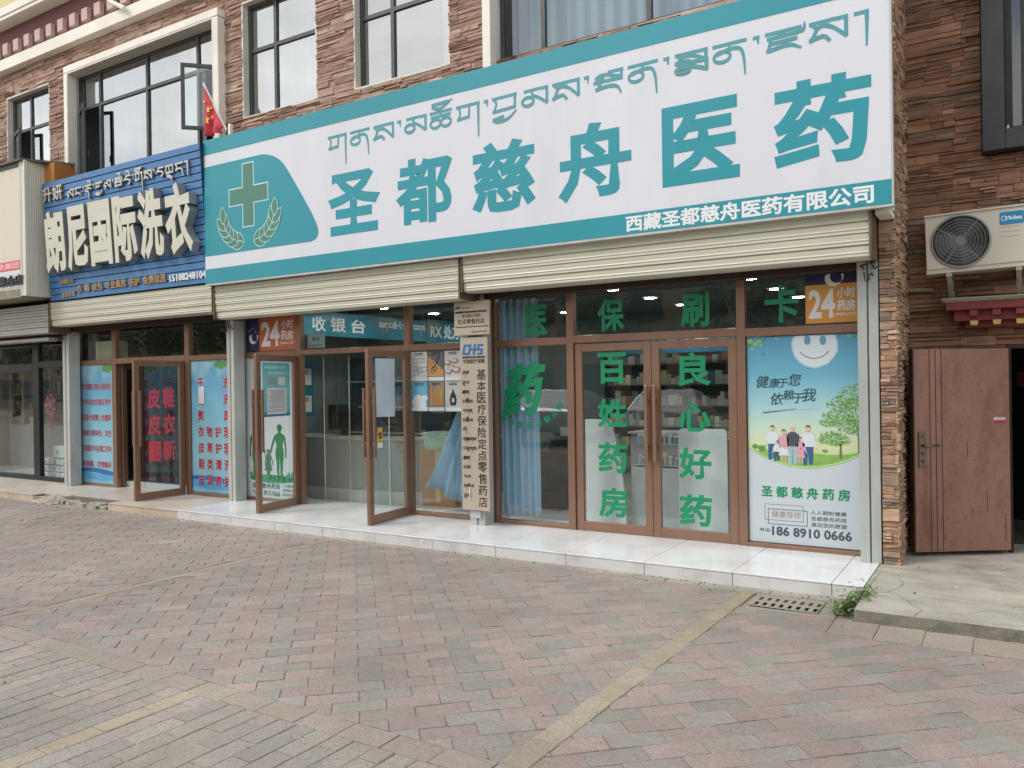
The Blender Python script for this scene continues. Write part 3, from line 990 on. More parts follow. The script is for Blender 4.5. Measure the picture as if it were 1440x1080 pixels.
backing(rwb, -0.856, 3.2, 0.0, 6.6, [DOORH, WINR], lambda a, b, za, zb: rwb.box(a, b, YRW - 0.012, YRW + 0.2, za, zb))
rwb.build("wing_wall", mortar, B)
# bands at the top: white string course, maroon frieze, overhanging cornice
MB().box(-19, -0.86, 7.58, 7.738, 7.50, 7.70).build("string_course", white_paint, B, bevel=0.008)
MB().box(-19, -0.86, 7.70, 7.735, 7.7025, 8.295).build("frieze", maroon, B)
cn = MB().box(-19, -0.86, 7.46, 7.735, 8.297, 8.36)
cn.box(-19, -0.86, 7.44, 7.735, 8.3605, 8.50)
cn.build("cornice", white_paint, B, bevel=0.008)
MB().box(-19, -0.86, 7.48, 7.735, 8.5025, 8.95).build("yellow_band", yellowband, B)
xd = -18.3
while xd < -10.6:
    MB().box(xd, xd + 0.165, 7.62, 7.698, 7.80, 8.0).build("dentil", pink, B, bevel=0.004)
    xd += 0.357
spout = MB().tube([(-11.95, 7.50, 7.82), (-11.60, 7.52, 7.63)], 0.035, 10)
spout.build("spout", white_paint, B, smooth=False)

def window(name, x0, x1, z0, z1, y, vs, hs, mframe, mglass, jamb=None, jm=None, fwid=0.055, skip=(), curtain=None, dark=True, sill=False, jy=None):
    """frame with mullions, one pane per light, reveal plaster, curtain behind"""
    f = MB()
    f.box(x0, x1, y, y + 0.06, z0, z0 + fwid); f.box(x0, x1, y, y + 0.06, z1 - fwid, z1)
    f.box(x0, x0 + fwid, y + 0.001, y + 0.059, z0 + fwid, z1 - fwid); f.box(x1 - fwid, x1, y + 0.001, y + 0.059, z0 + fwid, z1 - fwid)
    for v in vs: f.box(v - fwid / 2, v + fwid / 2, y + 0.003, y + 0.057, z0 + fwid, z1 - fwid)
    for h in hs: f.box(x0 + fwid, x1 - fwid, y + 0.005, y + 0.055, h - fwid / 2, h + fwid / 2)
    fo = f.build("window", mframe, B, bevel=0.004)
    fo['_org'] = tuple(Vector(B['_org']))
    gx = [x0 + fwid] + [c for v in vs for c in (v - fwid / 2, v + fwid / 2)] + [x1 - fwid]
    gz = [z0 + fwid] + [c for h in hs for c in (h - fwid / 2, h + fwid / 2)] + [z1 - fwid]
    k = 0
    for i in range(0, len(gx), 2):
        for j in range(0, len(gz), 2):
            if (i // 2, j // 2) in skip: continue
            tw = random.uniform(-0.004, 0.004)
            tz = random.uniform(-0.004, 0.004)
            a, b, c, d = gx[i], gx[i + 1], gz[j], gz[j + 1]
            MB().add([(a, y + 0.03, c), (b, y + 0.03 + tw, c), (b, y + 0.03 + tw + tz, d), (a, y + 0.03 + tz, d)], [(0, 1, 2, 3)]).build("pane", mglass, fo)
    if jm:
        j = MB()
        ya = jy + 0.003 if jy else YW - 0.03
        j.box(x0 - 0.012, x0 + 0.014, ya, y - 0.001, z0 - 0.01, z1 + 0.012); j.box(x1 - 0.014, x1 + 0.012, ya, y - 0.001, z0 - 0.01, z1 + 0.012)
        j.box(x0 + 0.0145, x1 - 0.0145, ya + .001, y - 0.001, z1 - 0.014, z1 + 0.012)
        if not jy: j.box(x0 + 0.0145, x1 - 0.0145, ya + .001, y - 0.001, z0 - 0.012, z0 + 0.014)
        j.build("reveal", jm, fo)
    for ca_, cb_ in (curtain or ()):
        cu = MB()
        n = max(8, int((cb_ - ca_) / 0.03))
        cu.grid(lambda u, v: (ca_ + (cb_ - ca_) * u, y + 0.22 + 0.035 * math.sin(u * (cb_ - ca_) * 38 + 1.3 * math.sin(u * 9)), z0 + (z1 - z0) * v), n, 1)
        cu.build("curtain", MATS["net_curtain"], fo, smooth=True)
    rm = MB().box(x0 - 0.1, x1 + 0.1, y + 1.4, y + 1.45, z0 - 0.1, z1 + 0.1)
    rm.box(x0 - 0.12, x0 - 0.1, y + 0.11, y + 1.45, z0 - 0.1, z1 + 0.1); rm.box(x1 + 0.1, x1 + 0.12, y + 0.11, y + 1.45, z0 - 0.1, z1 + 0.1)
    rm.box(x0 - 0.1, x1 + 0.1, y + 0.11, y + 1.4, z1 + 0.1, z1 + 0.12); rm.box(x0 - 0.1, x1 + 0.1, y + 0.11, y + 1.4, z0 - 0.12, z0 - 0.1)
    rm.build("room", MATS["room_grey"], fo)
    return fo
pm("net_curtain", "#ccd6de", 0.85, 0, 0.05)
pm("room_grey", "#6a6e70", 0.9)
YU = 7.82
w = WINS['small']
w0 = window("window", w[0], w[1], w[2], w[3], YU, [-14.91], [6.44], dkframe, G_UP, jm=white_jamb, skip=((0, 0),), curtain=[(-14.95, -14.1)])
w = WINS['wide']
w1 = window("window", w[0], w[1], w[2], w[3], YU, [-12.79, -11.52, -10.28], [6.47], dkframe, G_UP, jm=white_jamb, skip=((0, 0), (3, 0)), curtain=[(-12.75, -10.35)], jy=7.60)
w = WINS['narrow']
w2 = window("window", w[0], w[1], w[2], w[3], YU, [-8.615], [6.49], dkframe, G_UP, jm=white_jamb, curtain=[(-9.1, -7.8)])
w = WINS['second']
w3 = window("window", w[0], w[1], w[2], w[3], YU, [-6.52], [6.43], dkframe, G_UP, jm=white_jamb, curtain=[(-5.9, -5.6)])
w = WINS['big']
w4 = window("window", w[0], w[1], w[2], w[3], YU, [-4.37, -3.12], [6.55], dkframe, glass("big_window_glass", (0.66, 0.74, 0.78, 1), 1.5, 0.05, 0.10), jm=white_jamb, curtain=[(-4.9, -1.4)], jy=7.60)
# white surrounds of the two wide windows
def surround(x0, x1, z0, z1, t, top=True):
    s = MB()
    s.box(x0 - t, x0 - 0.0125, 7.60, YW + 0.02, z0, z1)
    s.box(x1 + 0.0125, x1 + t, 7.60, YW + 0.02, z0, z1)
    s.box(x0 - t, x1 + t, 7.598, YW + 0.02, z1 + 0.0125, z1 + t)
    return s.build("window_surround", white_paint, B, bevel=0.006)
w = WINS['wide']; surround(w[0] + .055, w[1], 4.6, w[3], 0.12)
w = WINS['big']; surround(w[0] + .03, w[1], 4.6, w[3], 0.12)
# opened casements
def casement(win, hx, hz0, hz1, wd, ang, side):
    """sash hinged at hx; side +1 hinges on its left, -1 on its right"""
    org = Vector((hx, YU, hz0))
    f, g = MB(), MB()
    t = 0.05
    h = hz1 - hz0
    def T(x, y, z):
        a = R(ang) * -side
        return (hx + (side * x) * math.cos(a) - y * math.sin(a), YU - 0.002 + (side * x) * math.sin(a) + y * math.cos(a), hz0 + z)
    def bx(x0, x1, z0, z1):
        f.hexa([T(x0, -0.02, z0), T(x1, -0.02, z0), T(x1, 0.02, z0), T(x0, 0.02, z0), T(x0, -0.02, z1), T(x1, -0.02, z1), T(x1, 0.02, z1), T(x0, 0.02, z1)])
    bx(0, wd, 0, t); bx(0, wd, h - t, h); bx(0, t, t, h - t); bx(wd - t, wd, t, h - t)
    s = f.build("casement", dkframe, win)
    s['_org'] = win['_org']
    g.add([T(t, 0, t), T(wd - t, 0, t), T(wd - t, 0, h - t), T(t, 0, h - t)], [(0, 1, 2, 3)]).build("casement_pane", G_SHOP, win)
    hd = MB().tube([T(wd - t / 2, 0.02, h * 0.45), T(wd - t / 2, 0.06, h * 0.45), T(wd - t / 2 - 0.02 * 0, 0.07, h * 0.45 - 0.11)], 0.011, 6)
    hd.build("casement_handle", blkframe, win)
casement(w0, -15.47, 5.50, 6.41, 0.54, 18, 1)
casement(w1, -13.35, 5.05, 6.44, 0.53, 25, 1)
casement(w1, -9.70, 5.47, 6.42, 0.58, 45, -1)
# black framed window of the wing
x0, x1, z0, z1 = WINR
s = MB()
s.box(x0 - 0.18, x0 - 0.001, 8.53, 8.72, z0 - 0.18, z1 + 0.18); s.box(x1 + 0.001, x1 + 0.18, 8.53, 8.72, z0 - 0.18, z1 + 0.18)
s.box(x0 - 0.001, x1 + 0.001, 8.53, 8.72, z0 - 0.18, z0 - 0.001); s.box(x0 - 0.001, x1 + 0.001, 8.53, 8.72, z1 + 0.001, z1 + 0.18)
s.build("black_surround", pm("black_surround", "#2a2c30", 0.5, 0, 0.1, 3, dirt="#4a4d50", dscale=2.5, damt=0.4), B, bevel=0.006)
wr = window("window", x0, x1, z0, z1, 8.72, [0.14], [], blkframe, G_SHOP, fwid=0.06)
MB().box(x0 + 0.012, x0 + 0.03, 8.695, 8.712, z0 + 0.01, z0 + 0.07).build("frame_clip", white_s, wr)
# ------------------------------------------------------------------ shopfronts
YG = 7.97
def frame_front(thing_, bars, mat, y0=YG - 0.045, y1=YG + 0.045):
    m = MB()
    for i, (a, b, c, d) in enumerate(bars):
        k = 0.0012 * (i % 5)
        m.box(a, b, y0 + k, y1 - k, c, d)
    return m.build("frame", mat, thing_, bevel=0.004)
def panes(thing_, lst, mat=None, y=YG):
    for a, b, c, d in lst:
        MB().add([(a, y, c), (b, y, c), (b, y + random.uniform(-.003, .003), d), (a, y, d)], [(0, 1, 2, 3)]).build("pane", mat or G_SHOP, thing_)

SF = thing("shopfront", "brown aluminium pharmacy shopfront with green lettering on its glass doors", "shopfront", (-5.2, YG, ZS))
ZT0, ZT1, ZH = 2.165, 2.245, 2.76
frame_front(SF, [
    (-9.62, -9.50, ZS, ZH), (-9.50, -8.42, ZT0, ZT1), (-8.42, -8.33, ZS, ZH), (-9.50, -8.42, ZS, 0.15),
    (-8.33, -6.50, ZT0 + 0.01, ZT1), (-6.50, -6.41, ZS, ZH), (-6.41, -4.19, ZT0, ZT1), (-6.41, -5.30, ZS, 0.16), (-5.30, -5.12, ZS, ZH), (-5.12, -4.19, ZS, 0.16),
    (-4.19, -4.105, ZS, ZH), (-4.105, -2.30, ZT0 + 0.01, ZT1 + 0.01), (-2.30, -2.215, ZS, ZH), (-2.215, -1.17, ZT0, ZT1), (-2.215, -1.17, ZS, 0.155), (-1.17, -1.10, ZS, ZH),
    (-9.62, -1.10, ZH, ZH + 0.06)], bronze)
panes(SF, [(-9.50, -8.42, 0.15, ZT0), (-8.33, -6.50, ZT1, ZH), (-6.41, -5.30, 0.16, ZT0), (-6.41, -5.30, ZT1, ZH), (-5.12, -4.19, 0.16, ZT0), (-5.12, -4.19, ZT1, ZH),
           (-4.105, -2.30, ZT1 + 0.01, ZH), (-2.215, -1.17, ZT1, ZH), (-2.215, -1.17, 0.155, ZT0), (-9.50, -8.42, ZT1, ZH)])
MF = facade(YG - 0.005)
for ch, a, b, c, d in (("医", -4.74, -4.45, 2.29, 2.63), ("保", -3.82, -3.51, 2.29, 2.64), ("刷", -2.88, -2.58, 2.29, 2.64), ("卡", -2.03, -1.71, 2.29, 2.65)):
    tl = MB()
    letters(tl, ch, a, b, c, d, MF, 0.03)
    tl.build("green_character", green_v, SF)
yl = MB()
letters(yl, "药", -5.03, -4.52, 1.36, 1.98, lambda u, v, w: (u + (v - 1.67) * 0.16, YG - 0.005 - w, v + (u + 4.77) * 0.12), 0.038)
arc = "西藏慈舟医药有限公司"
for i, ch in enumerate(arc):
    t = R(205 + 130 * i / (len(arc) - 1))
    cx, cz, r = -4.76, 1.62, 0.50
    x, z = cx + r * math.cos(t), cz + r * 0.72 * math.sin(t)
    rot = t + math.pi / 2
    sub = MB()
    letters(sub, ch, -0.038, 0.038, -0.038, 0.038, lambda u, v, w: (u, v, w), 0.03)
    yl.add([(x + p[0] * math.cos(rot) - p[1] * math.sin(rot), YG - 0.005 - p[2], z + p[0] * math.sin(rot) + p[1] * math.cos(rot)) for p in sub.v], sub.f)
yl.build("brush_lettering", green_v, SF)

def leaf(name, L, zb, zt, parent=None, loc=None, rz=0.0, sgn=1, mat=bronze, st=0.085, rail=0.10, hx=None, hz=(0.90, 1.71), label=None):
    """a glazed door leaf hinged at local x = 0 and running sgn * L; its outer face looks along local -y"""
    d = bpy.data.objects.new(name, None)
    COL.objects.link(d)
    d.empty_display_size = 0.1
    d.rotation_euler = (0, 0, rz)
    o = Vector(parent['_org'])
    d.parent = parent
    d.location = Vector(loc) - o
    X = lambda a: sgn * a
    f = MB()
    f.box(X(0), X(st), -0.022, 0.022, zb, zt); f.box(X(L - st), X(L), -0.022, 0.022, zb, zt)
    f.box(X(st), X(L - st), -0.021, 0.021, zb, zb + rail); f.box(X(st), X(L - st), -0.021, 0.021, zt - rail * 0.85, zt)
    f.build("door_frame", mat, d, bevel=0.003, local=True)
    a, b = sorted((X(st), X(L - st)))
    MB().add([(a, 0, zb + rail), (b, 0, zb + rail), (b, 0, zt - rail * .85), (a, 0, zt - rail * .85)], [(0, 1, 2, 3)]).build("door_pane", G_SHOP, d, local=True)
    h = MB()
    hx = L - st / 2 if hx is None else hx
    for s in (-1, 1):
        h.box(X(hx) - 0.019, X(hx) + 0.019, s * 0.062, s * 0.086, hz[0], hz[1])
        for z in (hz[0] + 0.16, hz[1] - 0.16):
            h.box(X(hx) - 0.012, X(hx) + 0.012, s * 0.0225, s * 0.0615, z - 0.015, z + 0.015)
    h.build("handle", bronze if mat is bronze else mat, d, bevel=0.004, local=True)
    return d
# closed double door
dl = leaf("glass_door", 0.893, ZS + 0.004, 2.163, SF, (-4.098, YG, 0), 0, 1, hz=(0.90, 1.70), label="closed")
dr = leaf("glass_door", 0.893, ZS + 0.004, 2.163, SF, (-2.307, YG, 0), 0, -1, hz=(0.90, 1.70))
for dd, chars, off in ((dl, "百姓药房", 4.098), (dr, "良心好药", 2.307)):
    g = MB()
    cells = [(2.06, 1.72), (1.56, 1.25), (1.09, 0.76), (0.60, 0.28)] if dd is dl else [(2.03, 1.69), (1.52, 1.22), (1.06, 0.74), (0.58, 0.26)]
    xc = (-3.665 if dd is dl else -2.75) + off
    for ch, (a, b) in zip(chars, cells):
        g = MB()
        letters(g, ch, xc - 0.17, xc + 0.17, b, a, facade(-0.005), 0.03)
        g.build("green_character", green_v, dd, local=True)
# open pair at the left
ol = leaf("open_glass_door", 0.86, ZS + 0.006, 2.163, SF, (-8.40, YG - 0.05, 0), R(-80), 1)
orr = leaf("open_glass_door", 0.86, ZS + 0.006, 2.163, SF, (-6.44, YG - 0.05, 0), R(96), -1)

# laundry shopfront
LF = thing("shopfront", "brown aluminium laundry shopfront with blue posters in its side panes", "shopfront", (-11.7, YG, ZL))
frame_front(LF, [
    (-13.99, -13.80, ZT1 - 0.06, ZH), (-13.80, -13.74, ZL, ZH), (-13.74, -12.75, 2.16, 2.235), (-13.74, -12.75, ZL, 0.14), (-12.75, -12.64, ZL, ZH), (-12.64, -10.84, 2.16, 2.25),
    (-10.84, -10.73, ZL, ZH), (-10.73, -9.86, 2.16, 2.24), (-10.73, -9.86, ZL, 0.15), (-9.86, -9.66, ZL, ZH), (-13.99, -9.66, ZH, ZH + 0.06)], bronze)
panes(LF, [(-13.74, -12.75, 0.14, 2.16), (-13.74, -12.75, 2.235, ZH), (-12.64, -10.84, 2.25, ZH), (-10.73, -9.86, 2.24, ZH), (-10.73, -9.86, 0.15, 2.16)])
MB().box(-14.0, -13.80, YG - 0.04, YG + 0.05, ZL, 2.18).box(-14.0, -13.80, YG - 0.043, YG - 0.041, 0.86, 0.875).box(-14.0, -13.80, YG - 0.043, YG - 0.041, 1.52, 1.535).build("metal_panel", pm("panel_grey", "#a9aeb0", 0.4, 0.2, 0.05), LF)
ld = leaf("open_laundry_door", 0.85, ZL + 0.006, 2.158, LF, (-10.86, YG - 0.05, 0), R(91), -1, hx=0.80)
g = MB()
for xc, s in ((-0.52, "皮皮翻"), (-0.27, "鞋衣新")):
    for k, ch in enumerate(s):
        zc = 1.60 - 0.395 * k
        letters(g, ch, xc - 0.105, xc + 0.105, zc - 0.155, zc + 0.155, facade(-0.006), 0.035)
g.build("red_lettering", red_v, ld, local=True)
ld2 = leaf("folded_laundry_door", 0.85, ZL + 0.006, 2.158, LF, (-12.62, YG + 0.05, 0), R(96), 1, hx=0.80)
MB().box(-12.60, -10.88, YG + 0.10, YG + 0.16, ZL, ZL + 0.10).build("threshold", steel, LF)

# dark shop at the far left
DF = thing("shopfront", "black framed shopfront at the far end beyond the laundry", "shopfront", (-16, YG, ZL))
frame_front(DF, [(-19.0, -18.9, ZL, ZH), (-18.9, -15.2, 2.07, 2.23), (-18.9, -15.2, ZL, 0.19), (-15.2, -15.0, ZL, ZH), (-15.0, -14.16, 2.15, 2.26), (-15.0, -14.16, ZL, 0.18), (-14.16, -14.02, ZL, ZH), (-19.0, -14.02, ZH, ZH + 0.06)], shopdark)
panes(DF, [(-18.9, -15.2, 0.19, 2.07), (-18.9, -15.2, 2.23, ZH), (-15.0, -14.16, 0.18, 2.15), (-15.0, -14.16, 2.26, ZH)])

# ------------------------------------------------------------------ rolled shutters and their guide rails
def shutter(label, x0, x1, z0, z1, mat, rails, drop=0.0, yf=7.36, zr=ZS, gl=4, knobs=True):
    t = thing("roller_shutter", label, "roller shutter", ((x0 + x1) / 2, yf, z0), group="rolled up shutters over the shops")
    prof = []
    n = gl
    h = (z1 - z0) / n
    for i in range(n):
        za, zb = z1 - i * h, z1 - (i + 1) * h
        bulge = 0.012
        cur = 0.05 * (i / n) ** 3
        for k, (f, dpt) in enumerate(((0.02, 0.0), (0.10, 1.0), (0.5, 0.75), (0.62, 1.3), (0.72, 0.55), (0.93, 0.65), (0.985, -0.7))):
            prof.append((yf + cur - bulge * dpt + 0.012, za + (zb - za) * f))
    prof += [(yf + 0.09, z0 - 0.012), (yf + 0.11, z0 - 0.005), (yf + 0.20, z0 - 0.008), (yf + 0.21, z0), (7.715, z0 + 0.005), (7.715, z1)]
    prof = [(a, b) for a, b in prof]
    MB().extrude_x(prof[::-1], x0 + 0.02, x1 - 0.02).build("curtain_roll", mat, t, smooth=False)
    for xa, xb in ((x0, x0 + 0.018), (x1 - 0.018, x1)):
        MB().box(xa, xb, yf - 0.012, 7.716, z0 - 0.01, z1 + 0.006).build("end_plate", shut_end, t)
    return t, rails
def rail(t, xa, xb, za, zb, mat=steel):
    m = MB()
    w = xb - xa
    m.box(xa, xa + w * 0.46, 7.70, 7.90, za, zb)
    m.box(xa + w * 0.54, xb, 7.705, 7.90, za, zb)
    m.box(xa + w * 0.46, xa + w * 0.54, 7.73, 7.90, za, zb)
    m.build("guide_rail", mat, t, bevel=0.004)
    k = MB()
    random.seed(int(-xa * 100))
    for _ in range(7):
        p = (xa + w * random.uniform(0.15, 0.85), 7.66 + random.uniform(-.01, .02), zb - 0.02 - random.uniform(0, 0.14))
        q = [p]
        for i in range(5):
            q.append((q[-1][0] + random.uniform(-.035, .035), q[-1][1] + random.uniform(-.02, .02), q[-1][2] + random.uniform(-.05, .03)))
        k.tube(q, 0.006, 5)
    k.build("chain_knot", MATS["rust"], t)
pm("rust", "#4a3d33", 0.8, 0.3, 0.25, 20)
s1, _ = shutter("cream rolled shutter above the closed green lettered pharmacy doors", -5.20, -0.985, 2.77, 3.165, shut_m, None)
rail(s1, -1.155, -0.985, ZS, 2.77, pm("right_rail", "#b4bab7", 0.45, 0.2, 0.08, 4, stretch=(1, 1, 0.3), dirt="#7b7568", dscale=2.5, damt=0.4))
rail(s1, -5.36, -5.16, ZS, 2.77)
s2, _ = shutter("cream rolled shutter above the open pharmacy doors and cash desk sign", -9.40, -5.215, 2.70, 3.15, shut_m, None, gl=5)
rail(s2, -9.575, -9.43, ZL, 2.70)
s3, _ = shutter("cream rolled shutter under the blue laundry sign", -13.55, -9.42, 2.80, 3.19, shut_m, None, gl=4)
rail(s3, -13.80, -13.62, ZL, 2.80)
s4, _ = shutter("grey rolled shutter under the far left shop sign", -18.8, -13.565, 2.70, 3.18, shut_g, None, gl=5)
MB().box(-18.7, -13.9, 7.52, 7.70, 2.58, 2.64).build("bottom_bar", shut_g, s4, bevel=0.01)

# ------------------------------------------------------------------ pharmacy sign
YS = 7.28
PSN = thing("shop_sign", "long white and teal pharmacy signboard with Chinese and Tibetan lettering", "signboard", (-5.14, YS, 3.17))
sx0, sx1, sz0, sz1 = -9.465, -0.815, 3.172, 5.155
MB().box(sx0, sx1, YS, YS + 0.06, sz0, sz1).build("sign_board", print_w, PSN, bevel=0.003)
b = MB()
b.box(sx0 + 0.002, sx1 - 0.002, YS - 0.003, YS - 0.0005, 4.95, sz1 - 0.002)
b.box(sx0 + 0.002, sx1 - 0.002, YS - 0.003, YS - 0.0005, sz0 + 0.002, 3.375)
b.build("teal_bands", teal, PSN)
eb = MB()
def sp(x, y, ox=285, oy=190, s=180 / 926):
    p = at(ox + x * s, oy + y * s, y=YS)
    return (p.x, p.z)
out = [(sx0 + 0.002, sp(20, 235)[1])]
zt_ = out[0][1]; zb_ = sp(36, 878)[1]
rim_ = [sp(430, 145)[0]] + [None]
curve = [(470, 141), (510, 150), (550, 172), (583, 203), (610, 243), (650, 312), (700, 400), (750, 490), (790, 565), (818, 625), (834, 668), (838, 700), (830, 732), (812, 755)]
shape = [(sx0 + 0.002, zt_), (sp(430, 145)[0], zt_)] + [(sp(*q)[0], min(zt_ - 0.0005, sp(*q)[1])) for q in curve] + [(sp(785, 770)[0], zb_), (sx0 + 0.002, zb_)]
eb.poly(shape[::-1], YS - 0.003)
eb.build("emblem_field", teal, PSN)
em = MB()
cr_px = [(287, 212), (362, 198), (366, 368), (470, 345), (470, 465), (370, 485), (374, 650), (302, 660), (296, 490), (200, 515), (193, 402), (290, 382)]
cp = [sp(*p) for p in cr_px]
x_ = lambda *i: sum(cp[k][0] for k in i) / len(i)
z_ = lambda *i: sum(cp[k][1] for k in i) / len(i)
xa, xb, xc, xd_ = x_(9, 10), x_(0, 11, 8, 7), x_(1, 2, 5, 6), x_(3, 4)
za, zb, zc, zd = z_(6, 7), z_(4, 5, 8, 9), z_(2, 3, 10, 11), z_(0, 1)
def cross(e, y, mi):
    em.poly([(xb - e, za - e), (xc + e, za - e), (xc + e, zb - e), (xd_ + e, zb - e), (xd_ + e, zc + e), (xc + e, zc + e), (xc + e, zd + e), (xb - e, zd + e), (xb - e, zc + e), (xa - e, zc + e), (xa - e, zb - e), (xb - e, zb - e)], y, mi)
cross(0.016, YS - 0.005, 1); cross(0, YS - 0.007, 0)
def wleaf(x, z, l, w, a, e, y, mi):
    pts = []
    for t in [i / 8 for i in range(9)]:
        pts.append((t * (l + 2 * e) - e, (w + e) * math.sin(math.pi * t) ** 0.8))
    pts += [(p[0], -p[1]) for p in pts[::-1][1:-1]]
    em.poly([(x + p[0] * math.cos(a) - p[1] * math.sin(a), z + p[0] * math.sin(a) + p[1] * math.cos(a)) for p in pts][::-1], y, mi)
xm = (xb + xc) / 2
zm = sp(340, 770)[1]
WHW = xm - sp(130, 640)[0]
WZ0, WZ1 = sp(340, 775)[1], sp(162, 525)[1]
random.seed(5)
for s in (-1, 1):
    for k in range(6):
        t = k / 5
        px, pz = xm + s * (0.10 + (WHW - 0.16) * math.sin(t * 1.45)), WZ0 + (WZ1 - 0.20 - WZ0) * (1 - math.cos(t * 1.5))
        for q, da in enumerate((0.55, -0.35)):
            a = R(12 + 72 * t) + da * (1 if s > 0 else 1)
            if k == 5 and q: continue
            if k == 5: a = R(88)
            ang = a if s > 0 else math.pi - a
            y = YS - 0.0050 - 0.0006 * (k * 2 + q)
            wleaf(px, pz, 0.23, 0.052, ang, 0.011, y, 1)
            wleaf(px, pz, 0.23, 0.052, ang, 0, y - 0.0003, 0)
em.build("emblem", [green_em, pm("emblem_outline", "#bfe6e3", 0.4)], PSN)
# lettering
MS = facade(YS)
lt = MB()
def pxbox(x0, y0, x1, y1, y, ztl=None):
    a, b_ = at(x0, y0, y=y), at(x1, y1, y=y)
    return a.x, b_.x, a.z, b_.z
for ch, q in (("圣", ((463, 250), (533, 336))), ("都", ((558, 227), (636, 322))), ("慈", ((665, 202), (752, 306))), ("舟", ((786, 178), (888, 291))), ("医", ((931, 141), (1040, 266))), ("药", ((1089, 105), (1226, 243)))):
    (xa_, ya_), (xb_, yb_) = q
    p0 = at(xa_, (ya_ + yb_) / 2, y=YS); p1 = at(xb_, (ya_ + yb_) / 2, y=YS)
    zt = at((xa_ + xb_) / 2, ya_, y=YS).z; zb2 = at((xa_ + xb_) / 2, yb_, y=YS).z
    letters(lt, ch, p0.x, p1.x, 3.575, 4.325, MS, 0.034, 0.0025)
lt.build("main_lettering", teal_txt, PSN)
tb = MB()
tk = "ga na sa tsheg ma cho ga tsheg bya ma sa tsheg lda na tsheg sma na tsheg dza sa shad".split()
zhd = at(462.5, 202, y=YS).z
tibetan(tb, tk, at(462, 205, y=YS).x, at(1223, 30, y=YS).x, 4.79, 4.63, MS, (0.026, 0.037))
tb.build("tibetan_lettering", teal_tib, PSN)
cl = MB()
letters(cl, "西藏圣都慈舟医药有限公司", at(880, 312, y=YS).x, at(1229, 270, y=YS).x, 3.195, 3.355, lambda u, v, w: (u, YS - 0.004 - w, v), 0.030)
cl.build("company_lettering", white_s, PSN)
fr = MB()
fr.box(sx1 + 0.0005, sx1 + 0.014, YS - 0.004, YS + 0.07, sz0 - 0.02, sz1 + 0.01)
fr.box(sx0, sx1, YS - 0.004, YS + 0.075, sz0 - 0.022, sz0 - 0.002)
for x in (-9.2, -7.2, -5.2, -3.2, -1.2):
    fr.box(x, x + 0.04, YS + 0.061, YS + 0.44, 3.22, 3.26)
    fr.box(x, x + 0.04, YS + 0.061, YS + 0.44, 5.0, 5.04)
fr.build("edge_trim", steel, PSN)
MB().box(-0.97, -0.86, 7.42, 7.70, 3.26, 4.02).build("side_box", pm("maroon_panel", "#5a3236", 0.6), PSN)
for zz in ((3.12, 3.18, 3.24), (4.02, 4.09)):
    br = MB()
    for z in zz:
        br.box(-0.96, -0.845, 7.40, 7.70, z, z + 0.035)
    br.box(-0.93, -0.88, 7.41, 7.69, zz[0] + 0.0355, zz[-1] - 0.0005)
    br.build("side_bracket", white_paint, PSN)

# ------------------------------------------------------------------ laundry sign, its face leaning out at the top
lx0, lx1, lz0, lz1 = -13.46, -9.475, 3.20, 5.12
def lean(z): return 7.335 + (7.215 - 7.335) * (z - 3.17) / (5.12 - 3.17)
LS = thing("shop_sign", "blue slatted laundry signboard with thick cream Chinese letters", "signboard", (-11.5, 7.3, 3.17))
sb = MB()
n = 19
for i in range(n):
    a, c = lz0 + (lz1 - lz0) * i / n, lz0 + (lz1 - lz0) * (i + 1) / n
    g_ = 0.006
    y0, y1 = lean(a + g_), lean(c - g_)
    sb.hexa([(lx0, y0 - 0.004, a + g_), (lx1, y0 - 0.004, a + g_), (lx1, y0 + 0.03, a + g_), (lx0, y0 + 0.03, a + g_), (lx0, y1 + 0.003, c - g_), (lx1, y1 + 0.003, c - g_), (lx1, y1 + 0.03, c - g_), (lx0, y1 + 0.03, c - g_)], 0)
sb.hexa([(lx0, lean(lz0) + 0.012, lz0), (lx1 + 0.01, lean(lz0) + 0.012, lz0), (lx1 + 0.01, 7.6, lz0), (lx0, 7.6, lz0), (lx0, lean(lz1) + 0.012, lz1), (lx1 + 0.01, lean(lz1) + 0.012, lz1), (lx1 + 0.01, 7.6, lz1), (lx0, 7.6, lz1)], 1)
sb.build("slat_panel", [blue_slat, groove], LS, bevel=0.002)
ML = lambda u, v, w: (u, lean(v) - 0.008 - w, v)
big = MB()
xs6 = [62, 92, 121, 155, 189, 232]
xe6 = [92, 127, 158, 197, 236, 280]
cells6 = [(-13.27, -12.66), (-12.57, -12.02), (-11.93, -11.36), (-11.27, -10.80), (-10.72, -10.18), (-10.05, -9.55)]
ch6 = "朗尼国际洗衣"
for k, ch in enumerate(ch6):
    wdt = 3.74 / 6
    a = -13.27 + k * wdt
    letters(big, ch, a + 0.02, a + wdt - 0.045, 3.63, 4.60, ML, 0.042, 0.13, 0, side=1)
big.build("block_letters", [cream_l, cream_side], LS)
sm = MB()
letters(sm, "升", -13.40, -13.14, 4.79, 5.03, ML, 0.02, 0.03, 0, side=1)
letters(sm, "妍", -13.10, -12.84, 4.79, 5.03, ML, 0.02, 0.03, 0, side=1)
sm.build("upper_characters", [pm("silver_letter", "#c9c9c4", 0.35, 0.3, 0.08), MATS["gold_lettering"]], LS)
sm = MB()
tibetan(sm, "la nga tsheg nyi tsheg rgya la tsheg spyi ai tsheg go sa tsheg a khra da shad".split(), -12.70, -9.70, 4.90, 4.79, ML, (0.022, 0.026), 0.025, 0, side=1)
sm.build("tibetan_lettering", [MATS["silver_letter"], cream_side], LS)
ro = MB()
letters(ro, "15108248104", -10.30, -9.49, 3.275, 3.375, ML, 0.03, 0.012, 0)
ro.build("phone_number", white_s, LS)
r2 = MB()
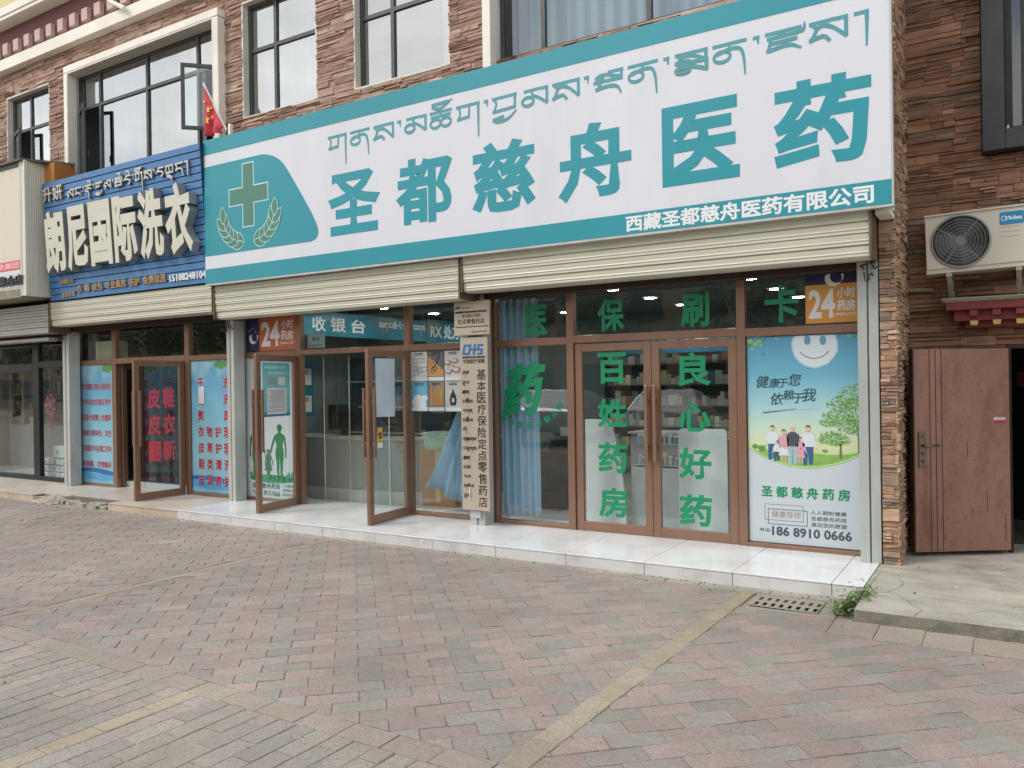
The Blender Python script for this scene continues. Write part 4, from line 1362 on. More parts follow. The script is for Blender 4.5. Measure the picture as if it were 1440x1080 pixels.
letters(r2, "衣  鞋  皮包  专业高效  洗护  免费取送", -12.64, -10.38, 3.285, 3.405, ML, 0.022, 0.015, 0)
letters(r2, "健康时尚", -13.13, -12.74, 3.45, 3.53, ML, 0.02, 0.01, 0)
letters(r2, "全国连锁", -13.10, -12.72, 3.24, 3.32, ML, 0.02, 0.01, 0)
r2.build("small_lettering", gold, LS)

# ------------------------------------------------------------------ far left shop sign
FS = thing("shop_sign", "cream lightbox shop sign with a white ribbed side, far left", "signboard", (-15.5, 7.0, 3.28))
fx1 = -13.53
f = MB()
f.box(-19.0, fx1 - 0.16, 6.99, 7.5, 3.30, 5.40, 0)
f.box(fx1 - 0.16, fx1 - 0.10, 6.975, 7.5, 3.28, 5.46, 1)
f.box(-19.0, fx1 - 0.16, 6.97, 7.5, 5.40, 5.46, 2)
f.box(-19.0, fx1 - 0.16, 6.975, 7.5, 3.26, 3.40, 3)
f.build("lightbox", [pm("cream_lightbox", "#d8cfba", 0.4, 0, 0.03), steel, pm("dark_cap", "#55534e", 0.6), pm("grey_trim", "#8a8674", 0.7, 0, 0.2, 6)], FS)
sd = MB()
z0_, z1_ = 3.28, 5.47
ribs = 13
for i in range(ribs):
    a, c = 6.972 + (7.47 - 6.972) * i / ribs, 6.972 + (7.47 - 6.972) * (i + 0.8) / ribs
    sd.box(fx1 - 0.01, fx1 + (0.0 if i else 0.012), a, c, z0_, z1_)
sd.box(fx1 - 0.10, fx1 - 0.012, 6.98, 7.48, z0_, z1_)
sd.build("ribbed_side", pm("white_cladding", "#dcdacb", 0.5, 0, 0.03, 2), FS)
MB().box(-18.9, -13.69, 6.982, 6.9895, 3.72, 3.87).build("red_strip", red_v, FS)
MB().box(-18.9, -13.69, 6.983, 6.9895, 3.43, 3.715).build("white_strip", paper, FS)
fl = MB()
letters(fl, "衣服饰集合店", -15.1, -13.60, 3.465, 3.635, facade(6.974), 0.02, 0.02)
fl.build("shop_lettering", black_v, FS)
fl = MB()
letters(fl, "广西温州见致集团", -15.6, -13.74, 3.745, 3.85, facade(6.981), 0.02)
fl.build("red_strip_lettering", pm("pale_pink", "#e6c4c0", 0.5), FS)
MB().hexa([(-19, 6.93, 5.462), (fx1 - 0.05, 6.93, 5.462), (fx1 + 0.35, 7.62, 5.462), (-19, 7.62, 5.462), (-19, 6.93, 5.50), (fx1 - 0.05, 6.93, 5.50), (fx1 + 0.35, 7.62, 5.50), (-19, 7.62, 5.50)]).build("top_cover", MATS["dark_cap"], FS)
wd = MB()
for k in range(4):
    wd.box(fx1 + 0.0, fx1 + 0.28, 7.30 + 0.085 * k, 7.38 + 0.085 * k, 5.125, 5.46)
wd.box(fx1 + 0.281, fx1 + 0.295, 7.30, 7.64, 5.125, 5.46)
wd.build("orange_boarding", pm("orange_wood", "#b9793a", 0.6, 0, 0.15, 6, stretch=(1, 1, 0.2)), FS)
# ------------------------------------------------------------------ prints stuck on the glass
def grad(name, stops, axis='Z', z0=0, z1=1, noise=0.06, rough=0.35):
    """a printed colour gradient over the sheet's own height"""
    m = bpy.data.materials.new(name)
    m.use_nodes = True
    n = m.node_tree
    b = n.nodes["Principled BSDF"]
    b.inputs["Roughness"].default_value = rough
    t = n.nodes.new("ShaderNodeTexCoord")
    sx = n.nodes.new("ShaderNodeSeparateXYZ")
    n.links.new(t.outputs["Object"], sx.inputs[0])
    ns = n.nodes.new("ShaderNodeTexNoise")
    ns.inputs["Scale"].default_value = 3.5
    ns.inputs["Detail"].default_value = 5
    n.links.new(t.outputs["Object"], ns.inputs["Vector"])
    ad = n.nodes.new("ShaderNodeMath")
    ad.operation = 'MULTIPLY_ADD'
    ad.inputs[1].default_value = noise * (z1 - z0) * 2
    n.links.new(ns.outputs["Fac"], ad.inputs[0])
    n.links.new(sx.outputs[axis], ad.inputs[2])
    mr = n.nodes.new("ShaderNodeMapRange")
    mr.inputs["From Min"].default_value = z0 + noise * (z1 - z0)
    mr.inputs["From Max"].default_value = z1 + noise * (z1 - z0)
    n.links.new(ad.outputs[0], mr.inputs["Value"])
    rp = n.nodes.new("ShaderNodeValToRGB")
    e = rp.color_ramp.elements
    e[0].position, e[0].color = stops[0][0], H(stops[0][1])
    e[1].position, e[1].color = stops[-1][0], H(stops[-1][1])
    for p, c in stops[1:-1]:
        k = e.new(p)
        k.color = H(c)
    n.links.new(mr.outputs[0], rp.inputs[0])
    n.links.new(rp.outputs[0], b.inputs["Base Color"])
    return m
YP = YG - 0.010           # face of the prints, on the street side of the glass
pg_blue = pm("poster_blue", "#8dbfd2", 0.4)
# 24 hour signs
def sign24(label, x0, x1, z0, z1, side):
    t = thing("hours_sign", label, "sign", ((x0 + x1) / 2, YG - 0.03, z0), group="24 hour pharmacy signs")
    y = YG - 0.02
    if side == 'L':
        xs = x0 + (x1 - x0) * 0.27
        a = MB().box(x0, xs, y - 0.004, y, z0, z1, 0).box(xs + .0005, x1, y - 0.004, y, z0, z1, 1)
        a.build("panel", [navy, orange_p], t)
        mx, mz, mr = x0 + 0.145, z0 + 0.19, 0.085
        ox, w = xs, x1 - xs
        zA, zB = z0, z1
    else:
        zs = z0 + (z1 - z0) * 0.73
        a = MB().box(x0, x1, y - 0.004, y, zs + .0005, z1, 0).box(x0, x1, y - 0.004, y, z0, zs, 1)
        a.build("panel", [navy, orange_y], t)
        mx, mz, mr = x0 + 0.25, zs + 0.05, 0.075
        ox, w = x0, x1 - x0
        zA, zB = z0, zs
    m = MB()
    n = 18
    outer = ell(mx, mz, mr, mr, n, R(150), R(400))
    inner = ell(mx + mr * 0.42, mz + mr * 0.22, mr * 0.80, mr * 0.80, n, R(150), R(400))
    for i in range(n - 1):
        m.add([(p[0], y - 0.006, p[1]) for p in (outer[i], outer[i + 1], inner[i + 1], inner[i])], [(0, 1, 2, 3)])
    if side == 'L':
        for px, pz in ((x0 + .07, z0 + .30), (x0 + .20, z0 + .28), (x0 + .13, z0 + .33)):
            MB().poly(star(px, pz, 0.015), y - 0.006).build("printed_star", white_s, t)
    m.build("moon", white_s, t)
    g = MB()
    h = zB - zA
    letters(g, "24", ox + w * 0.06, ox + w * 0.56, zA + h * 0.13, zA + h * 0.88, facade(y - 0.005), 0.035)
    letters(g, "小时", ox + w * 0.60, ox + w * 0.93, zA + h * 0.62, zA + h * 0.90, facade(y - 0.005), 0.02)
    letters(g, "药房", ox + w * 0.60, ox + w * 0.93, zA + h * 0.30, zA + h * 0.58, facade(y - 0.005), 0.025)
    letters(g, "13989061529", ox + w * 0.54, ox + w * 0.94, zA + h * 0.17, zA + h * 0.245, facade(y - 0.005), 0.01)
    g.build("lettering", white_s, t)
sign24("navy and orange 24 hour sign with moon at the left of its number", -9.44, -8.43, 2.255, 2.73, 'L')
sign24("amber 24 hour sign with a moon in a navy strip above its number", -1.645, -1.175, 2.262, 2.755, 'R')

# family silhouettes poster
t = thing("poster", "white poster with green silhouettes of a family behind the open door", "poster", (-8.98, YP, 0.16))
MB().box(-9.49, -8.43, YP - 0.002, YP, 0.155, 2.16).build("sheet", grad("silhouette_sheet", [(0, "#c5cfd0"), (0.5, "#d5d9dc"), (1, "#c9ced2")], 'Z', 0, 2.0), t)
fig = MB()
def person_sil(cx, z0, h, y, mi, dress=False, reach=0):
    """one printed outline of a standing figure; reach -1 or +1 holds that hand out"""
    if dress:
        leg = [(0.0, .26), (.015, .03), (.03, 0), (.075, 0), (.07, .05), (.075, .26), (.19, .28), (.10, .58)]
    else:
        leg = [(0.0, .46), (.012, .22), (.015, .03), (.02, 0), (.08, 0), (.07, .03), (.062, .10), (.08, .21), (.074, .28), (.10, .42), (.108, .50), (.076, .62)]
    arm0 = [(.10, .73), (.128, .62), (.142, .51), (.135, .43), (.15, .40), (.168, .43), (.175, .52), (.165, .63), (.148, .77), (.12, .81), (.04, .845)]
    arm1 = [(.10, .73), (.16, .62), (.20, .52), (.225, .46), (.245, .47), (.24, .53), (.20, .65), (.148, .77), (.12, .81), (.04, .845)]
    head = [(.03, .88), (.055, .905), (.064, .94), (.056, .975), (.03, .997), (0, 1.0)]
    if dress: head = [(a * 1.5, b) for a, b in head]
    r = leg + (arm1 if reach > 0 else arm0) + head
    l = leg + (arm1 if reach < 0 else arm0) + head
    pts = [(cx + a * h, z0 + b * h) for a, b in r] + [(cx - a * h, z0 + b * h) for a, b in l[::-1][1:-1]]
    fig.poly(pts, y, mi)
fy = YP - 0.0035
person_sil(-9.285, 0.40, 0.80, fy, 0, False, 1)
person_sil(-9.03, 0.43, 0.42, fy - .002, 1, True, 1)
person_sil(-8.80, 0.41, 0.80, fy, 0, False, -1)
fig.poly(ell(-8.96, 0.43, 0.46, 0.06, 24), fy + 0.001, 2)
random.seed(8)
for k in range(46):
    cx = -8.94 + random.uniform(-0.45, 0.45)
    a = random.uniform(-0.6, 0.6)
    l = random.uniform(0.05, 0.13) * (0.6 + 1.2 * abs(cx + 8.96))
    w_ = 0.018
    bx_, bz_ = cx, 0.43 + random.uniform(-.03, .02)
    fig.poly([(bx_ - w_ / 2, bz_), (bx_ + w_ / 2, bz_), (bx_ + math.sin(a) * l * .6 + w_, bz_ + math.cos(a) * l * .6), (bx_ + math.sin(a) * l, bz_ + math.cos(a) * l), (bx_ + math.sin(a) * l * .6 - w_ * .5, bz_ + math.cos(a) * l * .6)], fy - 0.004 - 0.0001 * k, 2 if k % 2 else 0)
fig.build("silhouettes", [pm("silhouette_green", "#2f7d4c", 0.45), pm("silhouette_grey_green", "#4d7a62", 0.45), pm("foliage_print", "#3f9a6e", 0.45)], t)
g = MB()
letters(g, "圣都慈舟药房", -9.37, -8.80, 0.285, 0.365, facade(YP - 0.003), 0.03)
letters(g, "电话", -9.37, -9.29, 0.215, 0.255, facade(YP - 0.003), 0.01)
letters(g, "186 8910 0666", -9.27, -8.80, 0.185, 0.265, facade(YP - 0.003), 0.03)
for k, s in enumerate(("人人期盼健康", "圣都慈舟药房", "满足您的愿望")):
    letters(g, s, -8.76, -8.47, 0.32 - 0.062 * k, 0.365 - 0.062 * k, facade(YP - 0.003), 0.015)
g.build("lettering", pm("grey_green_text", "#4c6156", 0.5), t)

# health poster at the right
X0, X1, Z0, Z1 = -2.205, -1.175, 0.165, 2.155
t = thing("poster", "health poster with family, tree and smiling cloud beside the right door", "poster", (-1.69, YP, Z0))
def pz(u, v, ox=1040, oy=460, s=180 / 972):
    p = at(ox + u * s, oy + v * s, y=YP)
    return (p.x, p.z)
def pz2(u, v):
    return pz(u, v, 1040, 640, 180 / 1296)
MB().box(X0, X1, YP - 0.002, YP, Z0, Z1).build("sheet", grad("health_sheet", [(0, "#b9c3c8"), (0.40, "#c6cfd6"), (1, "#c3ccd4")], 'Z', 0, 2.0), t)
scn = MB()
arcz = lambda u: 0.90 + 0.16 * (2 * u - 1.05) ** 2
N = 20
scn.add([(X0 + (X1 - X0) * i / N, YP - 0.0035, arcz(i / N)) for i in range(N + 1)] + [(X0 + (X1 - X0) * i / N, YP - 0.0035, Z1) for i in range(N + 1)], [(i, i + 1, N + 2 + i, N + 1 + i) for i in range(N)])
scn.build("sky_print", grad("sky_print", [(0, "#a8c88a"), (0.14, "#d3dba9"), (0.30, "#c3dbc8"), (0.45, "#a6cdd2"), (0.70, "#6daec8"), (1.0, "#5a9cbe")], 'Z', 0.75, 1.99, 0.05), t)
ar = MB()
gz = lambda u: 1.03 + 0.03 * math.sin(6 * u) + 0.04 * u
ar.add([(X0 + (X1 - X0) * i / N, YP - 0.0045, arcz(i / N)) for i in range(N + 1)] + [(X0 + (X1 - X0) * i / N, YP - 0.0045, max(gz(i / N), arcz(i / N) + 0.006)) for i in range(N + 1)], [(i, i + 1, N + 2 + i, N + 1 + i) for i in range(N)], 0)
ar.add([(X0 + (X1 - X0) * i / N, YP - 0.0050, arcz(i / N) - 0.004) for i in range(N + 1)] + [(X0 + (X1 - X0) * i / N, YP - 0.0050, arcz(i / N) + 0.016) for i in range(N + 1)], [(i, i + 1, N + 2 + i, N + 1 + i) for i in range(N)], 1)
def blob(mb, px, pz_, rx, rz, y, mi, n=22, rough=0.08):
    mb.poly([(max(X0 + .003, min(X1 - .003, p[0] * 1)), min(Z1 - .003, p[1])) for p in [(px + rx * math.cos(a) * (1 + random.uniform(-rough, rough)), pz_ + rz * math.sin(a) * (1 + random.uniform(-rough, rough))) for a in [2 * math.pi * i / n for i in range(n)]]], y, mi)
random.seed(4)
c0, c1 = pz(570, 140), pz(750, 140)
rr = c1[0] - c0[0]
blob(ar, c0[0], c0[1], rr, rr * 1.02, YP - 0.0045, 2, 40, 0.03)
blob(ar, c0[0], c0[1], rr * .93, rr * 0.95, YP - 0.0052, 3, 40, 0.02)
for u in (515, 633):
    q = pz(u, 100)
    ar.poly(ell(q[0], q[1], 0.030, 0.045, 18), YP - 0.006, 4)
for i in range(12):
    a0, a1 = R(212 + 116 * i / 12), R(212 + 116 * (i + 1) / 12)
    q = pz(567, 120)
    r0, r1 = 0.150, 0.157
    ar.add([(q[0] + r * math.cos(a), YP - 0.006, q[1] + r * 0.95 * math.sin(a)) for r, a in ((r0, a0), (r1, a0), (r1, a1), (r0, a1))], [(3, 2, 1, 0)], 5)
# tree: trunks and many small leaves
for (u, v), (u2, v2), w0_, w1_ in (((915, 960), (905, 700), .035, .02), ((770, 1000), (768, 880), .028, .012), ((768, 900), (740, 850), .01, .005), ((768, 900), (800, 840), .01, .005), ((905, 760), (830, 700), .014, .006)):
    a, b_ = pz(u, v), pz(u2, v2)
    ar.poly([(a[0] - w0_ / 2, a[1]), (a[0] + w0_ / 2, a[1]), (b_[0] + w1_ / 2, b_[1]), (b_[0] - w1_ / 2, b_[1])], YP - 0.0065, 6)
random.seed(12)
cl_ = [(860, 520, 120, 90), (760, 590, 100, 60), (880, 640, 90, 120), (740, 690, 120, 60), (830, 740, 110, 60), (690, 720, 90, 35), (870, 780, 70, 40), (720, 850, 120, 45), (690, 820, 80, 30), (760, 870, 80, 30), (650, 860, 60, 20)]
kk = 0
for u, v, ru, rv in cl_:
    for _ in range(int(ru * rv / 42)):
        a, r = random.uniform(0, 6.28), math.sqrt(random.random())
        uu, vv = u + ru * r * math.cos(a), v + rv * r * math.sin(a)
        if uu > 925: continue
        q = pz(uu, vv)
        s = random.uniform(0.006, 0.015)
        rot = random.uniform(0, 6.28)
        kk += 1
        ar.poly([(q[0] + s * math.cos(rot + k * 2.1) , q[1] + s * .7 * math.sin(rot + k * 2.1)) for k in range(3)], YP - 0.007 - 0.000004 * kk, random.choice([7, 7, 8, 9]))
for u, v, s in ((80, 110, 30), (120, 130, 26), (95, 165, 18), (150, 110, 22), (180, 100, 20), (178, 205, 16), (265, 215, 10), (160, 140, 18), (70, 140, 16), (280, 85, 14), (830, 65, 18), (870, 75, 16), (900, 70, 14)):
    q = pz(u, v)
    k_ = s * 0.00098
    ar.poly([(min(X1 - .003, max(X0 + 0.003, q[0] + k_ * math.cos(a) * (1 + .2 * math.sin(3 * a)))), min(Z1 - .003, q[1] + k_ * 0.8 * math.sin(a))) for a in [2 * math.pi * i / 10 for i in range(10)]], YP - 0.006 - 0.0001 * (u % 7), 8 if s % 4 else 7)
for u, v, ru, rv in ((120, 905, 28, 22), (170, 920, 34, 28), (650, 940, 25, 14)):
    q = pz(u, v)
    blob(ar, q[0], q[1], ru * .00107, rv * .00107, YP - 0.006, 7, 16, .15)
# six people walking hand in hand
def walker(u, v_top, v_bot, top, bot, hair, skin=10, skirt=False):
    xh, zt = pz(u, v_top)
    _, zb = pz(u, v_bot)
    h = zt - zb
    y = YP - 0.0068
    W_ = h * 0.13
    if skirt:
        for s in (-1, 1): ar.poly([(xh + s * h * .05 - h * .02, zb), (xh + s * h * .05 + h * .02, zb), (xh + s * h * .05 + h * .02, zb + h * .3), (xh + s * h * .05 - h * .02, zb + h * .3)], y, skin)
        ar.poly([(xh - W_ * 1.2, zb + h * .22), (xh + W_ * 1.2, zb + h * .22), (xh + W_ * .6, zb + h * .52), (xh - W_ * .6, zb + h * .52)], y - .0003, bot)
    else:
        ar.poly([(xh - W_ * .95, zb), (xh - W_ * .25, zb), (xh - W_ * .05, zb + h * .42), (xh + W_ * .2, zb + h * .5), (xh - W_ * .95, zb + h * .5)], y, bot)
        ar.poly([(xh + W_ * .1, zb + h * .02), (xh + W_ * .8, zb + h * .02), (xh + W_ * .95, zb + h * .5), (xh - W_ * .2, zb + h * .5), (xh - W_ * .05, zb + h * .42)], y - .0002, bot)
    ar.poly([(xh - W_, zb + h * .46), (xh + W_, zb + h * .46), (xh + W_ * 1.15, zb + h * .74), (xh + W_ * .5, zb + h * .82), (xh - W_ * .5, zb + h * .82), (xh - W_ * 1.15, zb + h * .74)], y - .0006, top)
    for s in (-1, 1):
        ar.poly([(xh + s * W_ * 1.1, zb + h * .78), (xh + s * W_ * .7, zb + h * .70), (xh + s * W_ * 1.35, zb + h * .42), (xh + s * W_ * 1.65, zb + h * .44)][::-s], y - .0004, top)
        ar.poly(ell(xh + s * W_ * 1.5, zb + h * .41, h * .022, h * .025, 8), y - .0009, skin)
    ar.poly(ell(xh, zb + h * .905, h * .055, h * .075, 14), y - .0010, skin)
    ar.poly(ell(xh, zb + h * .945, h * .062, h * .055, 14), y - .0008, hair)
    ar.poly(ell(xh, zb + h * .955, h * .056, h * .035, 12, 0, math.pi), y - .0013, hair)
walker(250, 745, 1005, 3, 11, 12)
walker(285, 860, 1018, 3, 13, 12)
walker(335, 775, 1030, 14, 3, 12, skirt=True)
walker(403, 742, 1045, 13, 15, 3)
walker(465, 835, 1035, 14, 14, 12, skirt=True)
walker(520, 745, 1048, 3, 11, 12)
a, b_ = pz(180, 650), pz(430, 622)
ar.poly([(a[0], a[1] - .005), (b_[0], b_[1] - .001), (b_[0], b_[1] + .003), (a[0], a[1] + .005)], YP - 0.006, 5)
a, b_ = pz(440, 622), pz(630, 626)
for i in range(9):
    x = a[0] + (b_[0] - a[0]) * i / 9
    ar.poly([(x, a[1] - .0015), (x + .012, a[1] - .0015), (x + .012, a[1] + .001), (x, a[1] + .001)], YP - 0.006, 5)
ar.build("picture", [pm("print_grass", "#86b35c", 0.4, 0, 0.15, 12), pm("print_edge", "#a9cf83", 0.4), pm("print_cloud", "#a9cbd8", 0.4), pm("print_cloud_core", "#d3dde2", 0.4, 0, 0.03), pm("print_eye", "#5f9fae", 0.4), pm("print_ink", "#31525c", 0.4), pm("print_trunk", "#6d7a52", 0.4),
                     pm("print_leaf", "#5f9a4c", 0.4), pm("print_leaf_light", "#93c173", 0.4), pm("print_leaf_pale", "#b2d09a", 0.4), pm("print_skin", "#d9b29c", 0.4), pm("print_jeans", "#39628f", 0.4), pm("print_hair", "#2c2b2b", 0.4),
                     pm("print_jacket", "#4d545c", 0.4), pm("print_pink", "#d9a3ae", 0.4), pm("print_pale_blue", "#9cbcc9", 0.4)], t)
g = MB()
for ch, u, v, s in (("健", 175, 415, 55), ("康", 265, 425, 44), ("于", 330, 425, 42), ("您", 420, 400, 52), ("依", 285, 545, 56), ("赖", 375, 515, 46), ("于", 445, 540, 46), ("我", 530, 515, 58)):
    a = pz(u, v)
    k_ = s * 0.00108
    letters(g, ch, a[0] - k_, a[0] + k_, a[1] - k_, a[1] + k_, lambda p, q, w, a=a: (p + (q - a[1]) * 0.18, YP - 0.0065 - w, q), 0.008, keep='c')
g.build("script_lettering", MATS["print_ink"], t)
g = MB()
letters(g, "圣 都 慈 舟 药 房", pz2(220, 330)[0], pz2(1120, 370)[0], 0.605, 0.715, facade(YP - 0.003), 0.035)
g.build("green_name", green_v, t)
g = MB()
for (u0, v0, u1, v1, wd_) in ((255, 490, 650, 680, .003), (288, 538, 690, 725, .005)):
    xa_, zc_ = pz2(u0, v0)
    xb_, zd_ = pz2(u1, v1)
    for q in ((xa_, xb_, zc_, zc_ - wd_), (xa_, xb_, zd_, zd_ + wd_), (xa_, xa_ + wd_, zd_, zc_), (xb_ - wd_, xb_, zd_, zc_)):
        g.poly([(q[0], min(q[2:])), (q[1], min(q[2:])), (q[1], max(q[2:])), (q[0], max(q[2:]))], YP - 0.0035 - (.0004 if q[0] == xa_ else 0) - (wd_ * .1))
for k, s in enumerate(("人人期盼健康", "圣都慈舟药房", "满足您的愿望")):
    letters(g, s, pz2(722, 600)[0], pz2(1085, 600)[0], 0.462 - 0.058 * k, 0.503 - 0.058 * k, facade(YP - 0.003), 0.012)
letters(g, "186 8910 0666", pz2(330, 800)[0], pz2(1140, 800)[0], 0.235, 0.325, facade(YP - 0.003), 0.035)
letters(g, "电话:", pz2(208, 800)[0], pz2(318, 800)[0], 0.265, 0.30, facade(YP - 0.003), 0.015)
g.build("lettering", pm("grey_text", "#47525c", 0.5), t)
g = MB()
letters(g, "健康导师", pz2(325, 610)[0], pz2(620, 610)[0], 0.41, 0.475, facade(YP - 0.003), 0.0)
g.build("brown_lettering", pm("brown_text", "#9c7d70", 0.5), t)

# laundry posters
def wave(mb, x0, x1, zc, amp, h, y, mi, ph):
    n = 14
    top = [(x0 + (x1 - x0) * i / n, zc + amp * math.sin(ph + 3.4 * i / n) + h) for i in range(n + 1)]
    bot = [(x0 + (x1 - x0) * i / n, zc + amp * math.sin(ph + 0.5 + 3.4 * i / n)) for i in range(n + 1)]
    mb.add([(a, y, b) for a, b in bot + top], [(i, i + 1, n + 2 + i, n + 1 + i) for i in range(n)], mi)
def laundry_poster(label, x0, x1, z0, z1):
    t = thing("poster", label, "poster", ((x0 + x1) / 2, YP, z0), group="blue laundry posters")
    m = MB().box(x0, x1, YP - 0.002, YP, z0, z1, 0)
    wave(m, x0 + .002, x1 - .002, z0 + 0.16, 0.03, 0.07, YP - .003, 1, 0.4)
    wave(m, x0 + .002, x1 - .002, z0 + 0.07, 0.02, 0.10, YP - .004, 2, 2.0)
    random.seed(int(z1 * 100 + x0 * 10))
    for k in range(5):
        a, zc = x1 - 0.05 - 0.05 * k, z1 - 0.05 - 0.02 * (k % 3)
        m.poly([(min(x1 - .002, a + 0.07 * math.cos(q)), min(z1 - .002, zc + 0.05 * math.sin(q))) for q in [2 * math.pi * i / 10 for i in range(10)]], YP - .003 - .0002 * k, 3)
    m.build("sheet", [grad("laundry_sheet", [(0, "#7fb7d2"), (0.3, "#8fc4d4"), (0.6, "#7ebad0"), (0.85, "#68a9cc"), (1, "#a5cfdc")], 'Z', 0, 2, 0.22), pm("wave_dark", "#2f6ea6", 0.4), pm("wave_light", "#5aa3cf", 0.4), pm("poster_leaf", "#5d9d58", 0.4)], t)
    return t
t = laundry_poster("blue laundry price poster with six rows of red writing", -13.735, -12.755, 0.145, 2.155)
g, gw = MB(), MB()
for k, s in enumerate(("皮衣翻新 改色/无痕修复", "皮草/羊皮衣清洗 养护", "皮鞋/大黄靴上色翻新", "棉麻衣裤染色、改色", "羽绒服/羊毛衫精工织补", "改裤脚、衣物缝补")):
    zc = 1.79 - 0.264 * k
    letters(g, s, -13.68, -12.82, zc - 0.058, zc + 0.058, facade(YP - .005), 0.022)
    letters(gw, s, -13.685, -12.815, zc - 0.061, zc + 0.061, facade(YP - .0035), 0.035)
gw.build("letter_outline", white_s, t)
g.build("lettering", red_t, t)
t = laundry_poster("blue laundry poster with columns of red writing beside the open laundry door", -10.725, -9.865, 0.155, 2.155)
g, gw = MB(), MB()
rows = [("干", "", "", "洗"), ("湿", "", "", "洗"), ("熨", "", "", "烫"), tuple("衣物护理"), tuple("皮草护理"), tuple("鞋类清洗"), tuple("皮具养护")]
for k, r_ in enumerate(rows):
    for c, ch in enumerate(r_):
        if ch:
            xc, zc = -10.50 + 0.195 * c, 1.81 - 0.245 * k
            letters(g, ch, xc - .073, xc + .073, zc - .085, zc + .085, facade(YP - .005), 0.034)
            letters(gw, ch, xc - .078, xc + .078, zc - .09, zc + .09, facade(YP - .0035), 0.055)
gw.build("letter_outline", white_s, t)
g.build("lettering", red_t, t)
MB().box(-10.55, -10.42, YP - .008, YP - .006, 1.50, 1.76).build("paper_patch", paper, t)

# six product prints in the window, each its own sheet
def product(label, x0, x1, z0, z1, kind):
    t = thing("product_poster", label, "product poster", ((x0 + x1) / 2, YP, z0), group="product prints in the window")
    base = {0: "#cfd0cc", 1: "#6b6a6b", 2: "#d2cfc9", 3: "#6fb3cf", 4: "#8d8274", 5: "#b9bbba"}[kind]
    m = MB().box(x0, x1, YP - .002, YP, z0, z1, 0).box(x0 + .002, x1 - .002, YP - .0035, YP - .0025, z0 + .002, z0 + (z1 - z0) * .13, 1)
    mats = [pm("print_base", base, 0.4, 0, 0.12, 9), paper, pm("print_detail", {0: "#6a7478", 1: "#bf9657", 2: "#a77a80", 3: "#d9dde0", 4: "#d19a4e", 5: "#2a2c30"}[kind], 0.4, 0, 0.15, 12), black_v]
    w, h = x1 - x0, z1 - z0
    P2 = lambda a, b: (x0 + w * a, z0 + h * b)
    y = YP - .004
    random.seed(kind + 50)
    if kind == 0:
        for a, b in ((.15, .62), (.55, .62), (.1, .35), (.45, .3), (.7, .32), (.2, .2)):
            q = P2(a, b)
            for e_ in (0, 1):
                m.poly(rrect(q[0] + e_ * .006, q[0] + w * .28 - e_ * .006, q[1] + e_ * .006, q[1] + h * .16 - e_ * .006, .008), y - e_ * .0006, 2 if not e_ else 0)
    elif kind == 1:
        m.poly([P2(0.01, .15), P2(.99, .15), P2(.99, .35), P2(.01, .85)], y, 2)
        m.tube([(*P2(.2, .4)[:1], y - .003, P2(.2, .4)[1]), (P2(.5, .55)[0], y - .003, P2(.5, .55)[1]), (P2(.75, .85)[0], y - .003, P2(.75, .85)[1])], .004, 5, 3)
        for q in (P2(.3, .32), P2(.45, .42)):
            m.tube([(q[0] + .03 * math.cos(a), y - .003, q[1] + .022 * math.sin(a)) for a in [6.283 * i / 10 for i in range(11)]], .003, 5, 3)
    elif kind == 2:
        for a, b, s in ((.2, .6, .05), (.65, .65, .05), (.45, .4, .06), (.75, .35, .06), (.25, .3, .05)):
            q = P2(a, b)
            m.poly(ell(q[0], q[1], s * 1.1, s * .7, 14), y - .0002 * a, 2)
            m.poly(ell(q[0] - .01, q[1] + .008, s * .7, s * .4, 14), y - .0008, 0)
    elif kind == 3:
        for a, b, s in ((.2, .3, .05), (.4, .42, .07), (.62, .35, .07), (.82, .45, .05), (.3, .2, .05), (.7, .22, .06)):
            q = P2(a, b)
            m.poly(ell(q[0], q[1], s, s * .75, 14), y - .0003 * a, 2)
    elif kind == 4:
        for k in range(7):
            a = .15 + .11 * k
            q = P2(a, .2)
            hh = h * random.uniform(.4, .72)
            m.poly([(q[0], q[1]), (q[0] + w * .07, q[1]), (q[0] + w * .09, q[1] + hh), (q[0] + w * .03, q[1] + hh)], y - .0003 * k, 2)
    else:
        q = P2(.5, .2)
        m.poly([(q[0] - w * .16, q[1]), (q[0] + w * .16, q[1]), (q[0] + w * .22, q[1] + h * .18), (q[0] + w * .15, q[1] + h * .36), (q[0] + w * .05, q[1] + h * .44), (q[0] + w * .04, q[1] + h * .54), (q[0] - w * .04, q[1] + h * .54), (q[0] - w * .05, q[1] + h * .44), (q[0] - w * .15, q[1] + h * .36), (q[0] - w * .22, q[1] + h * .18)], y, 2)
        m.poly(rrect(q[0] - w * .08, q[0] + w * .08, q[1] + h * .10, q[1] + h * .25, .01), y - .001, 0)
    for k in range(2):
        m.poly([P2(.25, .93 - .05 * k), P2(.75, .93 - .05 * k), P2(.75, .955 - .05 * k), P2(.25, .955 - .05 * k)], y, 3)
    m.build("sheet", mats, t)
gx = [-6.42, -6.15, -5.895, -5.64]
labs = ["white product print with small grey appliance drawings, top of the first column", "grey and gold print showing a stethoscope", "pale print with pinkish rounded products beside the metal plaque, upper row",
        "blue print with a group of white products", "brown print with golden upright tubes", "pale grey print with one dark bottle beside the metal plaque"]
for r_ in range(2):
    for c in range(3):
        product(labs[r_ * 3 + c], gx[c] + .006, gx[c + 1] - .006, 2.155 - 0.375 * (r_ + 1) + .006, 2.155 - 0.375 * r_ - .004, r_ * 3 + c)

